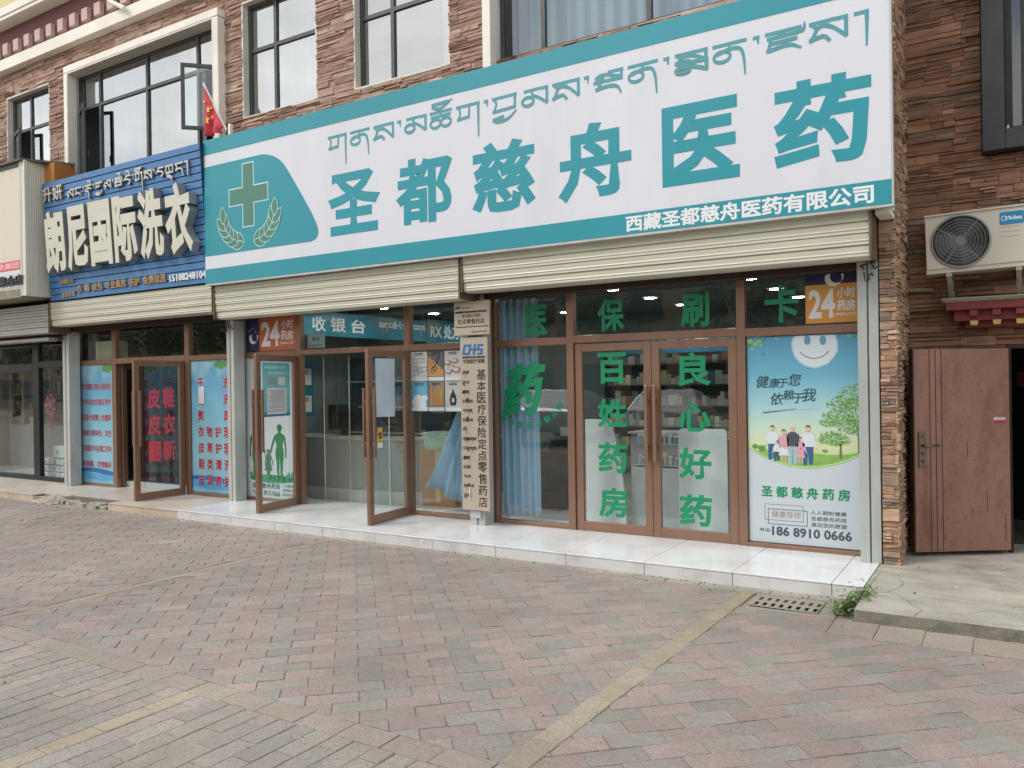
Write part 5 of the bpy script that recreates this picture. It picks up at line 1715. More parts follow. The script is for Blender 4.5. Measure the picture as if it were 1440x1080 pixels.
# sheets on the open door leaves (each lies on its leaf but can be lifted off it)
def on_leaf(name, label, cat, hinge, rz):
    return thing(name, label, cat, hinge, rz)
t = on_leaf("notice", "teal notice with a white printed sheet on the open pharmacy door", "notice", (-8.388, YG - 0.119, 0), R(-80))
m = MB().box(0.12, 0.68, 0.026, 0.029, 1.35, 2.06, 0)
m.box(0.20, 0.60, 0.0295, 0.031, 1.38, 1.73, 1)
for k in range(13):
    m.box(0.225, 0.575 - 0.03 * (k % 3), 0.0315, 0.032, 1.69 - 0.023 * k, 1.697 - 0.023 * k, 2)
m.box(0.22, 0.36, 0.0295, 0.031, 1.76, 1.87, 1); m.box(0.39, 0.58, 0.0295, 0.031, 1.77, 1.86, 3)
m.build("sheet", [grad("notice_teal", [(0, "#2f6a9c"), (0.12, "#7fb9c2"), (0.7, "#7fc6c8"), (1, "#58b3bd")], 'Z', 1.35, 2.06, 0.04), paper, pm("print_grey", "#7c8288", 0.5), pm("print_mauve", "#8fa3a8", 0.5, 0, .3, 40)], t, local=True)
g = MB()
fl_ = lambda u, v, w: (0.8 - u, 0.030 + w, v)
for k, s in enumerate(("药品经营公示栏", "药品监督管理公示")):
    letters(g, s, 0.16 + .06 * k, 0.60, 1.98 - .075 * k, 2.02 - .075 * k, fl_, 0.01)
g.build("lettering", white_s, t, local=True)
t = on_leaf("blank_sheet", "blank white sheet on the glass of the second open door", "sheet", (-6.44, YG - 0.05, 0), R(96))
MB().add([(-0.72, -0.0245 - .01, 1.37), (-0.33, -0.0245, 1.36), (-0.33, -0.0245 - .006, 2.06), (-0.72, -0.0245, 2.06)], [(0, 1, 2, 3)]).build("sheet", pm("blue_white_sheet", "#c3d4de", 0.5), t, local=True, solid=0.002)
t = on_leaf("door_sticker", "small yellow sticker below the blank sheet on an open door", "sticker", (-6.44, YG - 0.05, 0), R(96))
m = MB().box(-0.665, -0.575, -0.008, -0.004, 1.06, 1.24, 0).box(-0.665, -0.575, -0.008, -0.004, 1.0, 1.0595, 1)
m.build("sheet", [pm("sticker_yellow", "#e0b13c", 0.4), white_s], t, local=True)
g = MB()
letters(g, "拉", -0.655, -0.585, 1.11, 1.19, facade(-0.009), 0.04)
g.build("lettering", black_v, t, local=True)

# ------------------------------------------------------------------ brushed plaques by the middle guide rail
plq = pm("brushed_plate", "#c2b5a4", 0.36, 0.35, 0.05, 3, stretch=(4, 1, 0.2), dirt="#8d8072", dscale=1.5, damt=0.3)
YQ = 7.62
t = thing("plaque", "tall narrow bronze coloured plaque with vertical black writing", "plaque", (-5.22, YQ, 0.3))
px0, px1, pz0_, pz1_ = -5.415, -5.035, 0.295, 2.275
MB().box(px0, px1, YQ, YQ + 0.05, pz0_, pz1_).build("plate", plq, t, bevel=0.006)
MQ = facade(YQ - 0.0016)
g = MB()
column(g, "基本医疗保险定点零售药店", -5.125, 0.125, 1.915, 0.33, MQ, 0.012)
letters(g, "中国医疗保障", -5.375, -5.075, 1.975, 2.025, MQ, 0.02)
tibs = ["gi ci", "khra a", "sma na", "ba cho sa", "a ga na", "ba cho la", "gi", "ga sma ga sa", "ba khra ga sa", "sma na", "pa sa", "a la", "ga ci la", "khra na"]
for k, s in enumerate(tibs):
    ks = s.split()
    zc = 1.86 - 0.108 * k
    tibetan(g, ks, -5.385, -5.385 + 0.042 * len(ks) + .01, zc + .022, zc - .006, MQ, (0.006, 0.008))
tibetan(g, "sma na ga cho sa ba gi la khra a sa ma na da ga sa".split(), -5.38, -5.07, 2.055, 2.04, MQ, (0.004, 0.005))
g.build("lettering", black_v, t)
g = MB()
blue_logo = pm("logo_blue", "#2f6fae", 0.4)
def logo(mb, x0, x1, z0, z1, M):
    """the linked C H S mark: squared letters with a slanted cut"""
    w, h = x1 - x0, z1 - z0
    sl_ = 0.10 * w
    def q(a, b, c, d, k):
        P_ = [(x0 + w * a + sl_ * c * .8, z0 + h * c), (x0 + w * b + sl_ * c * .8, z0 + h * c), (x0 + w * b + sl_ * d * .8, z0 + h * d), (x0 + w * a + sl_ * d * .8, z0 + h * d)]
        mb.add([M(u, v, .001 + .0003 * k) for u, v in P_], [(0, 1, 2, 3)])
    for k, r_ in enumerate(((0, .10, 0, 1), (.1005, .26, 0, .2), (.1005, .36, .8, 1), (.265, .36, 0, .7995), (.365, .48, .42, .6), (.49, .585, 0, 1), (.59, .65, .42, .6), (.67, .93, .82, 1), (.67, .75, .40, .819), (.7505, .93, .40, .58), (.85, .93, .0, .399), (.71, .849, 0, .18))):
        q(*r_, k)
logo(g, -5.385, -5.09, 2.075, 2.195, MQ)
g.build("logo", blue_logo, t)
MB().box(-5.34, -5.20, YQ + 0.0505, 7.70, 0.20, 0.28).build("bracket", steel, t)
MB().tube([(-5.30, YQ - .012, .42), (-5.30, YQ - .012, .54)], 0.006, 6).build("hook", white_s, t)
t = thing("plaque", "square metal plate above the tall plaque with small black writing", "plaque", (-5.22, YQ - .03, 2.3))
YQ2 = YQ - 0.03
MB().box(-5.47, -4.985, YQ2, YQ2 + 0.022, 2.30, 2.685).build("plate", plq, t, bevel=0.003)
MQ2 = facade(YQ2 - 0.0016)
g = MB()
logo(g, -5.455, -5.38, 2.60, 2.635, MQ2)
letters(g, "中国医疗保障", -5.365, -5.24, 2.605, 2.622, MQ2, 0.01)
tibetan(g, "sma na ga cho sa ba gi la khra a sa ma na da ga sa ba la na sa".split(), -5.45, -5.02, 2.572, 2.557, MQ2, (0.004, 0.006))
letters(g, "基本医疗保险", -5.36, -5.10, 2.50, 2.54, MQ2, 0.008)
letters(g, "定点零售药店", -5.42, -5.05, 2.425, 2.485, MQ2, 0.012)
letters(g, "西藏自治区医疗保障局", -5.23, -5.02, 2.325, 2.345, MQ2, 0.008)
for u0, u1, v in ((-5.45, -5.0, 2.395),):
    g.add([MQ2(u0, v - .005, .001), MQ2(u1, v - .005, .001), MQ2(u1, v + .005, .001), MQ2(u0, v + .005, .001)], [(0, 1, 2, 3)])
g.build("lettering", black_v, t)

# ------------------------------------------------------------------ air conditioner, canopy and brown door of the wing
ac_w = pm("ac_casing", "#cfcabb", 0.5, 0, 0.04, 2, dirt="#aaa491", dscale=1.6, damt=0.4)
AC = thing("air_conditioner", "cream outdoor air conditioning unit on brackets above the brown door", "air conditioner", (-0.655, 8.36, 2.70), rot=(0, R(-1.3), 0))
W_, Hh, D_ = 0.86, 0.515, 0.30
m = MB()
m.box(0, W_, 0.012, D_, 0, Hh, 0)
m.box(0.006, W_ - 0.006, 0.0, 0.0115, 0.03, Hh - 0.03, 0)
m.box(-0.004, W_ + 0.004, -0.004, D_ + 0.004, Hh + 0.0003, Hh + 0.016, 0)
m.box(-0.002, W_ + 0.002, -0.006, D_ + 0.002, -0.012, -0.0003, 0)
for k, (a, b) in enumerate(((0.60, 0.74), (0.59, 0.76), (0.60, 0.75))):
    m.box(a, b, -0.004, -0.0003, 0.345 - 0.042 * k, 0.351 - 0.042 * k, 0)
m.build("casing", ac_w, AC, bevel=0.006, local=True)
fcx, fcz, fr_ = 0.285, 0.262, 0.238
m = MB()
m.add([(fcx + fr_ * math.cos(a), -0.0015, fcz + fr_ * math.sin(a)) for a in [2 * math.pi * i / 48 for i in range(48)]], [tuple(range(48))])
m.build("fan_opening", pm("fan_dark", "#0f1112", 0.8), AC, local=True)
m = MB()
for k in range(3):
    a0 = k * 2.094 + 0.4
    m.grid(lambda u, v: (fcx + (0.05 + 0.16 * v) * math.cos(a0 + 1.2 * u + .2 * v), -0.004 - 0.006 * u, fcz + (0.05 + 0.16 * v) * math.sin(a0 + 1.2 * u + .2 * v)), 8, 3)
m.build("fan_blades", pm("fan_grey", "#34383a", 0.5), AC, local=True)
m = MB()
def ring(r, th, seg=48, y=-0.018, mi=0):
    m.tube([(fcx + r * math.cos(2 * math.pi * i / seg), y, fcz + r * math.sin(2 * math.pi * i / seg)) for i in range(seg + 1)], th, 5, mi, cap=False)
for k in range(7):
    ring(0.055 + 0.0285 * k, 0.0016, 40)
ring(fr_ - 0.004, 0.009, 56, -0.008)
for k in range(84):
    a = 2 * math.pi * k / 84
    m.tube([(fcx + r * math.cos(a + tw), -0.017, fcz + r * math.sin(a + tw)) for r, tw in ((0.05, 0), (0.10, 0.16), (0.16, 0.30), (fr_ - 0.006, 0.42))], 0.0010, 3, cap=False)
m.add([(fcx + 0.046 * math.cos(a), -0.022, fcz + 0.046 * math.sin(a)) for a in [2 * math.pi * i / 24 for i in range(24)]], [tuple(range(24))], 1)
for a in (0.9, 2.5, 4.1, 5.4):
    m.tube([(fcx + r * math.cos(a), -0.0155, fcz + r * math.sin(a)) for r in (0.05, fr_ - 0.01)], 0.003, 4)
m.build("fan_grille", [pm("grille_wire", "#9a9d9c", 0.45, 0.1), pm("grille_hub", "#7a7b7a", 0.5)], AC, local=True)
m = MB()
m.prism(rrect(0.592, 0.775, 0.365, 0.475, 0.014), -0.004, -0.0005)
m.build("badge", pm("badge_blue", "#1f86b4", 0.35), AC, local=True)
g = MB()
letters(g, "Midea", 0.635, 0.762, 0.402, 0.438, facade(-0.0045), 0.03)
for i in range(16):
    a0, a1 = R(20 + 320 * i / 16), R(20 + 320 * (i + 1) / 16)
    g.add([(0.628 + r * math.cos(a), -0.0052, 0.420 + r * .9 * math.sin(a)) for r, a in ((.020, a0), (.0255, a0), (.0255, a1), (.020, a1))], [(3, 2, 1, 0)])
g.build("badge_lettering", white_s, AC, local=True)
for bx in (0.16, 0.70):
    m = MB()
    m.box(bx, bx + 0.045, -0.02, 0.32, -0.05, -0.014)
    m.box(bx + 0.002, bx + 0.043, 0.30, 0.325, -0.30, -0.0505)
    m.hexa([(bx + .003, 0.0, -0.052), (bx + .042, 0.0, -0.052), (bx + .042, 0.03, -0.052), (bx + .003, 0.03, -0.052), (bx + .004, 0.27, -0.28), (bx + .041, 0.27, -0.28), (bx + .041, 0.2985, -0.28), (bx + .004, 0.2985, -0.28)][4:] + [(bx + .003, 0.0, -0.052), (bx + .042, 0.0, -0.052), (bx + .042, 0.03, -0.052), (bx + .003, 0.03, -0.052)])
    m.build("wall_bracket", pm("bracket_steel", "#a8a59a", 0.5, 0.4, 0.15, 12), AC, local=True)
t = tag(MB().tube([(-0.655, 8.40, 2.86), (-0.75, 8.35, 2.90), (-0.80, 8.2, 2.93), (-0.83, 7.95, 3.0), (-0.845, 7.70, 3.03)], 0.006, 6).build("cable", black), "thin dark cable running from the air conditioner to the stone pillar", "cable")
m = MB().tube([(-0.84, 8.62, 2.58), (-0.70, 8.64, 2.575), (-0.62, 8.64, 2.57)], 0.02, 8)
tag(m.build("pipe", pm("lagged_pipe", "#8d866f", 0.8)), "short lagged pipe low on the wall under the air conditioner", "pipe")

red_tim = pm("red_timber", "#7c2f33", 0.6, 0, 0.15, 6, dirt="#4f2022", dscale=4, damt=0.4)
yel_tim = pm("yellow_beam_ends", "#cbbd72", 0.6, 0, 0.1, 6)
CN = thing("door_canopy", "red Tibetan style canopy with yellow beam ends above the brown door", "canopy", (0.4, 8.5, 2.4))
m = MB().hexa([(-0.50, 8.34, 2.415), (1.6, 8.34, 2.415), (1.6, 8.69, 2.415), (-0.55, 8.69, 2.415), (-0.54, 8.28, 2.445), (1.6, 8.28, 2.445), (1.6, 8.69, 2.49), (-0.57, 8.69, 2.49)])
m.build("slab", conc, CN, bevel=0.006)
m = MB().box(-0.50, 1.6, 8.33, 8.66, 2.345, 2.4135)
m.box(-0.44, 1.6, 8.42, 8.66, 2.25, 2.344)
m.box(-0.36, 1.6, 8.52, 8.66, 2.19, 2.249)
m.build("red_beam", red_tim, CN, bevel=0.004)
m = MB()
for k in range(11):
    x = -0.315 + 0.178 * k
    MB().box(x, x + 0.065, 8.345, 8.4195, 2.29, 2.3435).build("red_beam_end", red_tim, CN, bevel=0.003)
    MB().hexa([(x + .006, 8.43, 2.21), (x + .06, 8.43, 2.21), (x + .06, 8.5195, 2.21), (x + .006, 8.5195, 2.21), (x, 8.42, 2.2495), (x + .066, 8.42, 2.2495), (x + .066, 8.5195, 2.2495), (x, 8.5195, 2.2495)]).build("yellow_beam_end", yel_tim, CN)
# brown steel door, swung wide open on its right-hand hinges
bd_m = pm("brown_steel", "#96705e", 0.55, 0.0, 0.14, 2.2, 0.10, 14, stretch=(1.5, 1, 0.6), dirt="#5d3a30", dscale=2.3, damt=0.75, speck=0.25, sscale=30)
BD = thing("steel_door", "rusty brown steel door standing open with long handle plate", "door", (-0.037, 8.62, 0.0), rot=(0, 0, math.atan2(8.12 - 8.62, -0.76 + 0.037) + math.pi))
Ld = 0.90
m = MB()
m.box(-Ld, 0, -0.03, 0.03, 0.165, 1.995, 0)
for k in range(3):
    m.box(-Ld + 0.155 + 0.055 * k, -Ld + 0.163 + 0.055 * k, -0.0318, -0.0303, 0.17, 1.99, 1)
m.box(-Ld - 0.0, -Ld + 0.012, -0.038, 0.03, 0.163, 1.997, 1)
m.build("leaf", [bd_m, pm("brown_steel_dark", "#4a2b24", 0.6)], BD, bevel=0.004, local=True)
m = MB()
m.box(-Ld + 0.045, -Ld + 0.115, -0.043, -0.0305, 0.93, 1.255)
m.build("handle_plate", pm("brass_plate", "#75675a", 0.35, 0.7, 0.15, 10), BD, bevel=0.006, local=True)
m = MB()
m.tube([(-Ld + 0.08, -0.043, 1.125), (-Ld + 0.08, -0.085, 1.125), (-Ld + 0.10, -0.09, 1.127), (-Ld + 0.205, -0.09, 1.13)], 0.011, 8)
m.build("lever", MATS["brass_plate"], BD, smooth=True, local=True)
m = MB()
for z in (1.055, 0.985, 1.205):
    m.tube([(-Ld + 0.08, -0.0432, z), (-Ld + 0.08, -0.0465, z)], 0.013 if z != 1.205 else .007, 10)
m.build("lock_cylinder", blkframe, BD, local=True)
m = MB().box(-0.145, -0.04, -0.0325, -0.0305, 1.315, 1.345, 0).box(-0.145, -0.04, -0.0325, -0.0305, 1.3455, 1.37, 1)
m.build("sticker", [pm("sticker_red", "#a52c34", 0.5), paper], BD, local=True)
g = MB()
letters(g, "开锁换锁", -0.138, -0.048, 1.349, 1.367, facade(-0.0327), 0.0)
g.build("sticker_lettering", red_t, BD, local=True)
m = MB()
for k, (x, z, l) in enumerate(((-0.40, 1.15, .12), (-0.21, 1.0, .05), (-0.22, 0.72, .2), (-0.36, 0.55, .06), (-0.05, 0.5, .25), (-0.62, 0.32, .05))):
    m.box(x, x + 0.006, -0.0312, -0.0303, z - l, z)
m.build("scratches", MATS["brown_steel_dark"], BD, local=True)
m = MB().box(-0.030, 0.0, 8.66, 8.80, 0.10, 2.03).box(0.0005, 0.93, 8.66, 8.80, 1.995, 2.03)
tag(m.build("door_frame", pm("frame_brown", "#3b2620", 0.6)), "dark steel frame around the open doorway beside the brown door", "door frame")
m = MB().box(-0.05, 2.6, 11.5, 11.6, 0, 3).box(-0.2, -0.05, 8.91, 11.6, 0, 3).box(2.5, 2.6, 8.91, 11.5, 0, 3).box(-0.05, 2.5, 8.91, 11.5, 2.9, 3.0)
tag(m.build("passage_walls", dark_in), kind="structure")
m = MB().box(0.05, 0.9, 10.4, 10.45, 1.62, 1.78)  # red strip stands in for a reflection in the dark doorway
tag(m.build("red_reflection", pm("reflection_red", "#7c2b2d", 0.8)), "dark red strip standing in for a reflection in the open doorway", "reflection")

# ------------------------------------------------------------------ flag on the pharmacy sign
def fp(px, py, y=7.40):
    return at(px, py, y=y)
FL = thing("flag", "small red flag with yellow stars leaning on the pharmacy sign", "flag", tuple(fp(318, 184)))
tip, base = fp(286, 117), fp(318.5, 183)
m = MB().tube([base, tip], 0.011, 8)
m.build("pole", white_s, FL)
def flag_pt(u, v, dy=0.0):
    top = tip.lerp(base, 0.05 + 0.90 * u)
    bx_ = fp(293.5 + 20 * u, 193 - 6 * u)
    p = top.lerp(bx_, v)
    bulge = math.sin(math.pi * v) * (0.05 * (0.3 - u))
    p = p + Vector((bulge * 1.2, -0.05 * math.sin(u * 9 + v * 2) * v - 0.03 + dy, 0))
    return (p.x, p.y, p.z)
m = MB().grid(flag_pt, 18, 14)
m.build("cloth", pm("flag_red", "#c23a42", 0.7, 0, 0.05), FL, smooth=True, solid=0.002)
m = MB()
def fstar(u, v, r, k):
    c = Vector(flag_pt(u, v, -0.012))
    m.add([(c.x + p[0], c.y - 0.004, c.z + p[1]) for p in star(0, 0, r)], [tuple(range(10))])
fstar(0.16, 0.66, 0.075, 0); fstar(0.26, 0.36, 0.06, 1); fstar(0.42, 0.18, 0.03, 2); fstar(0.45, 0.42, 0.03, 3); fstar(0.10, 0.28, 0.03, 4)
m.build("stars", pm("flag_yellow", "#e2b960", 0.6), FL)
b_ = fp(322, 180)
m = MB().box(b_.x - .018, b_.x + .018, 7.40, 7.45, b_.z - 0.16, b_.z + 0.06).box(b_.x - .018, b_.x + .018, 7.4505, 7.74, b_.z - 0.16, b_.z - 0.12)
m.build("bracket", white_paint, FL)

# ------------------------------------------------------------------ weeds
random.seed(9)
wl = MB()
for k in range(820):
    t_ = random.random()
    cx = -1.10 + 0.14 * t_ + random.gauss(0, 0.045)
    cy = 6.28 + 0.44 * t_ + random.gauss(0, 0.045)
    h = abs(random.gauss(0, 0.055)) + 0.012
    s = random.uniform(0.009, 0.024)
    a, tl_ = random.uniform(0, 6.28), random.uniform(-0.7, 0.9)
    d = Vector((math.cos(a), math.sin(a), tl_)).normalized() * s
    n_ = Vector((-math.sin(a), math.cos(a), random.uniform(-.4, .4))) * s * 0.5
    c = Vector((cx, cy, h + 0.03 * t_))
    wl.add([c - d, c + n_, c + d, c - n_], [(0, 1, 2, 3)], 0, jit(random.choice([H("#5d7a45"), H("#4a6638"), H("#75904f"), H("#6c7c4a")]), .2))
for k in range(26):
    t_ = random.random()
    b0 = Vector((-1.10 + 0.16 * t_ + random.gauss(0, .04), 6.28 + .5 * t_, -0.01))
    wl.tube([b0, b0 + Vector((random.gauss(0, .03), random.gauss(0, .03), random.uniform(.05, .13)))], 0.002, 3, 1)
wd_ = thing("weed", "leafy green weeds growing at the corner of the white step", "plant", (-1.03, 6.5, 0))
wl.build("leaves", [pm("weed_leaf", "#5d7a45", 0.7, attr=True), pm("weed_stem", "#5a6a3a", 0.8)], wd_)
# ------------------------------------------------------------------ inside the shops
def room(name, x0, x1, y0, y1, zf, zc, fm, wm, cm):
    m = MB()
    m.box(x0, x1, y0, y1, zf - 0.02, zf, 0)
    m.box(x0, x1, y1, y1 + 0.05, zf, zc, 1)
    m.box(x0 - 0.05, x0, y0, y1 + 0.05, zf, zc, 1)
    m.box(x1, x1 + 0.05, y0, y1 + 0.05, zf, zc, 1)
    m.box(x0 - 0.05, x1 + 0.05, y0, y1 + 0.05, zc, zc + 0.05, 2)
    return tag(m.build(name, [fm, wm, cm]), kind="structure")
ceil_m = pm("ceiling_grey", "#4f575a", 0.8)
room("pharmacy_room", -9.55, -1.06, 8.402, 13.6, ZS + 0.001, 2.93, floor_t, wall_in, ceil_m)
room("laundry_room", -13.93, -9.66, 8.402, 12.0, ZL + 0.001, 2.9, pm("laundry_floor", "#77736a", 0.4), pm("laundry_wall", "#5a5c58", 0.85), ceil_m)
room("far_shop_room", -19.0, -14.05, 8.402, 11.5, ZL + 0.001, 2.9, floor_t, pm("far_wall", "#6a6f6c", 0.85), ceil_m)
dlm = pm("downlight_glow", "#fff6e6", 0.5, emit=48.0)
for x in (-8.2, -6.4, -4.35, -2.6):
    for y in (8.58, 9.5, 10.8, 12.1):  # row nearest the glass is added to brighten the white panels
        t = thing("downlight", "round white downlight lit in the pharmacy ceiling, front row added for light", "downlight", (x, y, 2.92), group="lit downlights in the pharmacy ceiling")
        MB().lathe([(0.0, -0.006), (0.085, -0.006)], x, y, 20, 0, 2.925).build("lamp_disc", dlm, t)
        MB().lathe([(0.086, -0.008), (0.11, -0.008), (0.11, 0.0)], x, y, 20, 0, 2.928).build("trim_ring", white_s, t)
# hanging teal header signs along the left party wall
teal_d = pm("teal_sign", "#1f7f9c", 0.4, 0, 0.04)
def header(label, y0, y1, z0, z1, x=-8.75):
    t = thing("hanging_sign", label, "sign", (x, (y0 + y1) / 2, z0), group="teal department signs inside the pharmacy")
    MB().box(x - 0.12, x, y0, y1, z0, z1).build("panel", teal_d, t, bevel=0.004)
    return t
MX = lambda u, v, w: (-8.75 + 0.001 + w, u, v)
t = header("long teal cash desk sign hanging inside the pharmacy at the left", 7.98 + 0.1, 11.30, 2.49, 2.86)
g = MB()
letters(g, "收", 8.57, 8.85, 2.56, 2.78, MX, 0.02)
letters(g, "银", 8.95, 9.27, 2.56, 2.78, MX, 0.02)
letters(g, "台", 9.40, 9.72, 2.56, 2.78, MX, 0.02)
tibetan(g, "sma na tsheg ba cho ai tsheg sma".split(), 10.05, 10.75, 2.76, 2.69, MX, (0.014, 0.016))
tibetan(g, "cho ba ga sa".split(), 10.85, 11.25, 2.76, 2.69, MX, (0.014, 0.016))
g.build("lettering", white_s, t)
t = header("teal sign reading RX inside the pharmacy window", 11.32, 12.6, 2.46, 2.90)
g = MB()
letters(g, "RX 处方药", 11.42, 12.56, 2.56, 2.82, MX, 0.03)
g.build("lettering", white_s, t)
t = thing("hanging_sign", "teal RX sign seen through the middle glass doors", "sign", (-3.5, 12.6, 2.2), group="teal department signs inside the pharmacy")
MB().box(-5.6, -3.2, 12.6, 12.66, 2.20, 2.50).build("panel", pm("bright_blue_sign", "#2590c4", 0.4), t)
g = MB()
letters(g, "RX 处方药", -5.2, -4.1, 2.26, 2.44, facade(12.599), 0.03)
letters(g, "医疗器械", -3.95, -3.3, 2.28, 2.42, facade(12.599), 0.02)
g.build("lettering", white_s, t)
# cash desk with curved grey front
t = thing("cash_desk", "grey curved cash desk with pale plinth inside the open pharmacy doors", "counter", (-7.6, 8.9, ZS))
def front(z0, z1, off, mi=0):
    m = MB()
    n = 26
    pts = []
    for i in range(n + 1):
        u = i / n
        pts.append((-9.45 + 2.95 * u + 0.0, 8.72 - off - 0.22 * math.sin(math.pi * min(1, u * 1.05)) ** 1 + (0.9 * max(0, u - 0.86) / 0.14 * 0.35)))
    vs = [(a, b, z0) for a, b in pts] + [(a, b, z1) for a, b in pts]
    m.add(vs, [(i, i + 1, n + 2 + i, n + 1 + i) for i in range(n)])
    m.add([(a, b, z1) for a, b in pts] + [(a, b + 0.55 if b < 9.3 else b + .2, z1) for a, b in pts], [(i, i + 1, n + 2 + i, n + 1 + i) for i in range(n)])
    return m
front(ZS + 0.16, 0.97, 0.0).build("desk_front", grey_c, t, smooth=False)
front(ZS + 0.001, ZS + 0.16, 0.012).build("plinth", pm("pale_plinth", "#cfd2d0", 0.35), t)
front(0.972, 1.0, 0.02).build("desk_top", pm("desk_top", "#b9bcb8", 0.3), t)
t = thing("monitor", "black computer monitor standing on the grey cash desk", "monitor", (-8.55, 8.95, 1.0))
MB().box(-8.82, -8.24, 8.94, 8.98, 1.08, 1.46).build("screen", black, t, bevel=0.006)
MB().box(-8.58, -8.48, 8.96, 9.0, 1.0, 1.08).box(-8.64, -8.42, 8.90, 9.06, 0.999, 1.006).build("stand", black, t)
t = thing("back_cabinet", "dark wall cabinet with small bottles behind the cash desk", "cabinet", (-7.9, 10.2, ZS))
m = MB().box(-9.5, -6.3, 10.2, 10.5, ZS + .001, 2.2)
m.build("body", pm("dark_teal_cabinet", "#35484d", 0.5), t)
for k in range(3):
    MB().box(-9.45, -6.35, 10.02, 10.199, 0.95 + 0.42 * k, 0.97 + 0.42 * k).build("shelf", shelf_w, t)
# notices on the wall cabinet
for k, (s, z) in enumerate((("温馨提示", 1.98), ("温馨提示", 1.55))):
    t = thing("wall_notice", "%s teal and white notice on the wall behind the cash desk" % ("upper" if k == 0 else "lower"), "notice", (-9.2, 9.3, z - .3))
    MB().box(-9.545, -9.535, 8.75, 9.35, z - 0.27, z + 0.14, 0).box(-9.534, -9.531, 8.80, 9.30, z - 0.22, z + 0.04, 1).build("sheet", [teal_d, paper], t)
    g = MB()
    letters(g, s, 8.85, 9.25, z - 0.06, z + 0.02, lambda u, v, w: (-9.530 + w, u, v), 0.02)
    g.build("lettering", black_v, t)
t = thing("wall_notice", "pale warning notice under the cash desk sign", "notice", (-9.0, 8.06, 2.27))
MB().box(-8.32, -7.99, 8.055, 8.06, 2.27, 2.46).build("sheet", pm("pale_notice", "#b9cfd4", 0.5), t)
g = MB()
letters(g, "警示语", -8.22, -8.09, 2.36, 2.42, facade(8.0545), 0.015)
letters(g, "药品不得退换", -8.28, -8.03, 2.29, 2.32, facade(8.0545), 0.0)
g.build("lettering", black_v, t)
# clear strip curtain behind the open doors
t = thing("strip_curtain", "clear plastic strip curtain hanging behind the open pharmacy doors", "strip curtain", (-7.4, 8.16, 2.2))
for k in range(8):
    x = -8.36 + 0.235 * k
    MB().grid(lambda u, v: (x + 0.25 * u, 8.15 + 0.012 * (k % 2) + 0.02 * math.sin(3 * v + k) * v + 0.006 * math.sin(math.pi * u), 2.15 - 2.0 * v), 4, 8).build("strip", G_STRIP, t)
    MB().box(x - 0.004, x + 0.012, 8.144 + 0.012 * (k % 2), 8.148 + 0.012 * (k % 2), 0.15, 2.15).build("strip_edge", pm("strip_edge", "#bcbcae", 0.3), t) if k in (1, 3, 6) else None
t = thing("strip_curtain", "clear plastic strip curtain hanging inside the laundry doorway", "strip curtain", (-11.7, 8.2, 2.2))
for k in range(7):
    x = -12.55 + 0.24 * k
    MB().grid(lambda u, v: (x + 0.22 * u + 0.10 * math.sin(k * 2.1) * v * v, 8.20 + 0.012 * (k % 2) + 0.03 * math.sin(2 * v + k) * v, 2.15 - 2.0 * v), 3, 8).build("strip", G_STRIP, t)
# curtains
def curtain(label, fn, nu=60, nv=16):
    t = thing("curtain", label, "curtain", (fn(0.5, 1)[0], 8.1, 0.2), group="blue curtains in the pharmacy windows")
    MB().grid(fn, nu, nv).build("cloth", curt_b, t, smooth=True, solid=0.002)
    return t
def hang(u, v):
    x = -5.15 + 0.50 * u + 0.03 * (1 - v) * math.sin(3 * u)
    return (x, 8.065 + 0.030 * math.sin(u * 34 + 0.8 * math.sin(5 * u)) + 0.02 * (1 - v), 0.20 + 2.52 * v)
curtain("straight blue curtain hanging to the floor right of the tall plaque", hang)
def swag(u, v):
    # gathered at the right, blown out to the lower left; v = 1 is the top
    w = 1 - v
    k = max(0, (w - 0.20) / 0.80)
    xr = -5.30
    xl = -5.70 - 0.70 * k ** 1.35 - 0.05 * math.sin(math.pi * k)
    x = xl + (xr - xl) * u ** (1 - 0.25 * k)
    zb = 0.42 - 0.26 * u ** 0.9 + 0.03 * math.sin(u * 14)
    z = 2.15 + (zb - 2.15) * w
    amp = 0.014 + 0.030 * w
    return (x, 8.12 + amp * math.sin(u * 27 + 2.0 * math.sin(4 * u) + w * 2.6) + 0.35 * amp * math.sin(u * 61 + w * 3) + 0.05 * w * (1 - u), z)
curtain("blue curtain swept aside under the product prints left of the tall plaque", swag)
# things by the window
t = thing("basket", "pale green woven plastic basket on a cardboard box in the window", "basket", (-6.6, 8.85, 0.86))
m = MB()
def bk_(u, v):
    a = u * 2 * math.pi
    k = 0.86 + 0.14 * v
    sx, sy = 0.25 * k, 0.17 * k
    cx_ = max(-1, min(1, 1.3 * math.cos(a)))
    cy_ = max(-1, min(1, 1.3 * math.sin(a)))
    return (-6.60 + sx * cx_, 8.85 + sy * cy_, 0.862 + 0.22 * v)
m.grid(bk_, 32, 6)
m.add([bk_(i / 32, 0) for i in range(32)], [tuple(range(32))])
m.build("body", pm("basket_green", "#a9c9b8", 0.5, 0, 0.25, 70), t, solid=0.004)
m = MB().tube([bk_(i / 32, 1.0) for i in range(33)], 0.010, 6)
m.build("rim", MATS["basket_green"], t)
t = thing("cardboard_box", "brown cardboard box under the green basket in the window", "box", (-6.5, 8.8, ZS))
MB().box(-6.80, -6.24, 8.62, 9.05, ZS + .002, 0.86).build("body", pm("cardboard", "#9a7450", 0.8, 0, 0.1, 4), t, bevel=0.004)
MB().box(-6.56, -6.48, 8.6185, 8.6199, 0.16, 0.85).build("tape", pm("tape", "#b59a74", 0.4), t)
t = thing("office_desk", "dark desk behind the straight blue curtain", "desk", (-4.7, 9.0, ZS))
MB().box(-5.25, -4.45, 8.95, 9.5, 0.84, 0.87).build("desk_top", black, t, bevel=0.004)
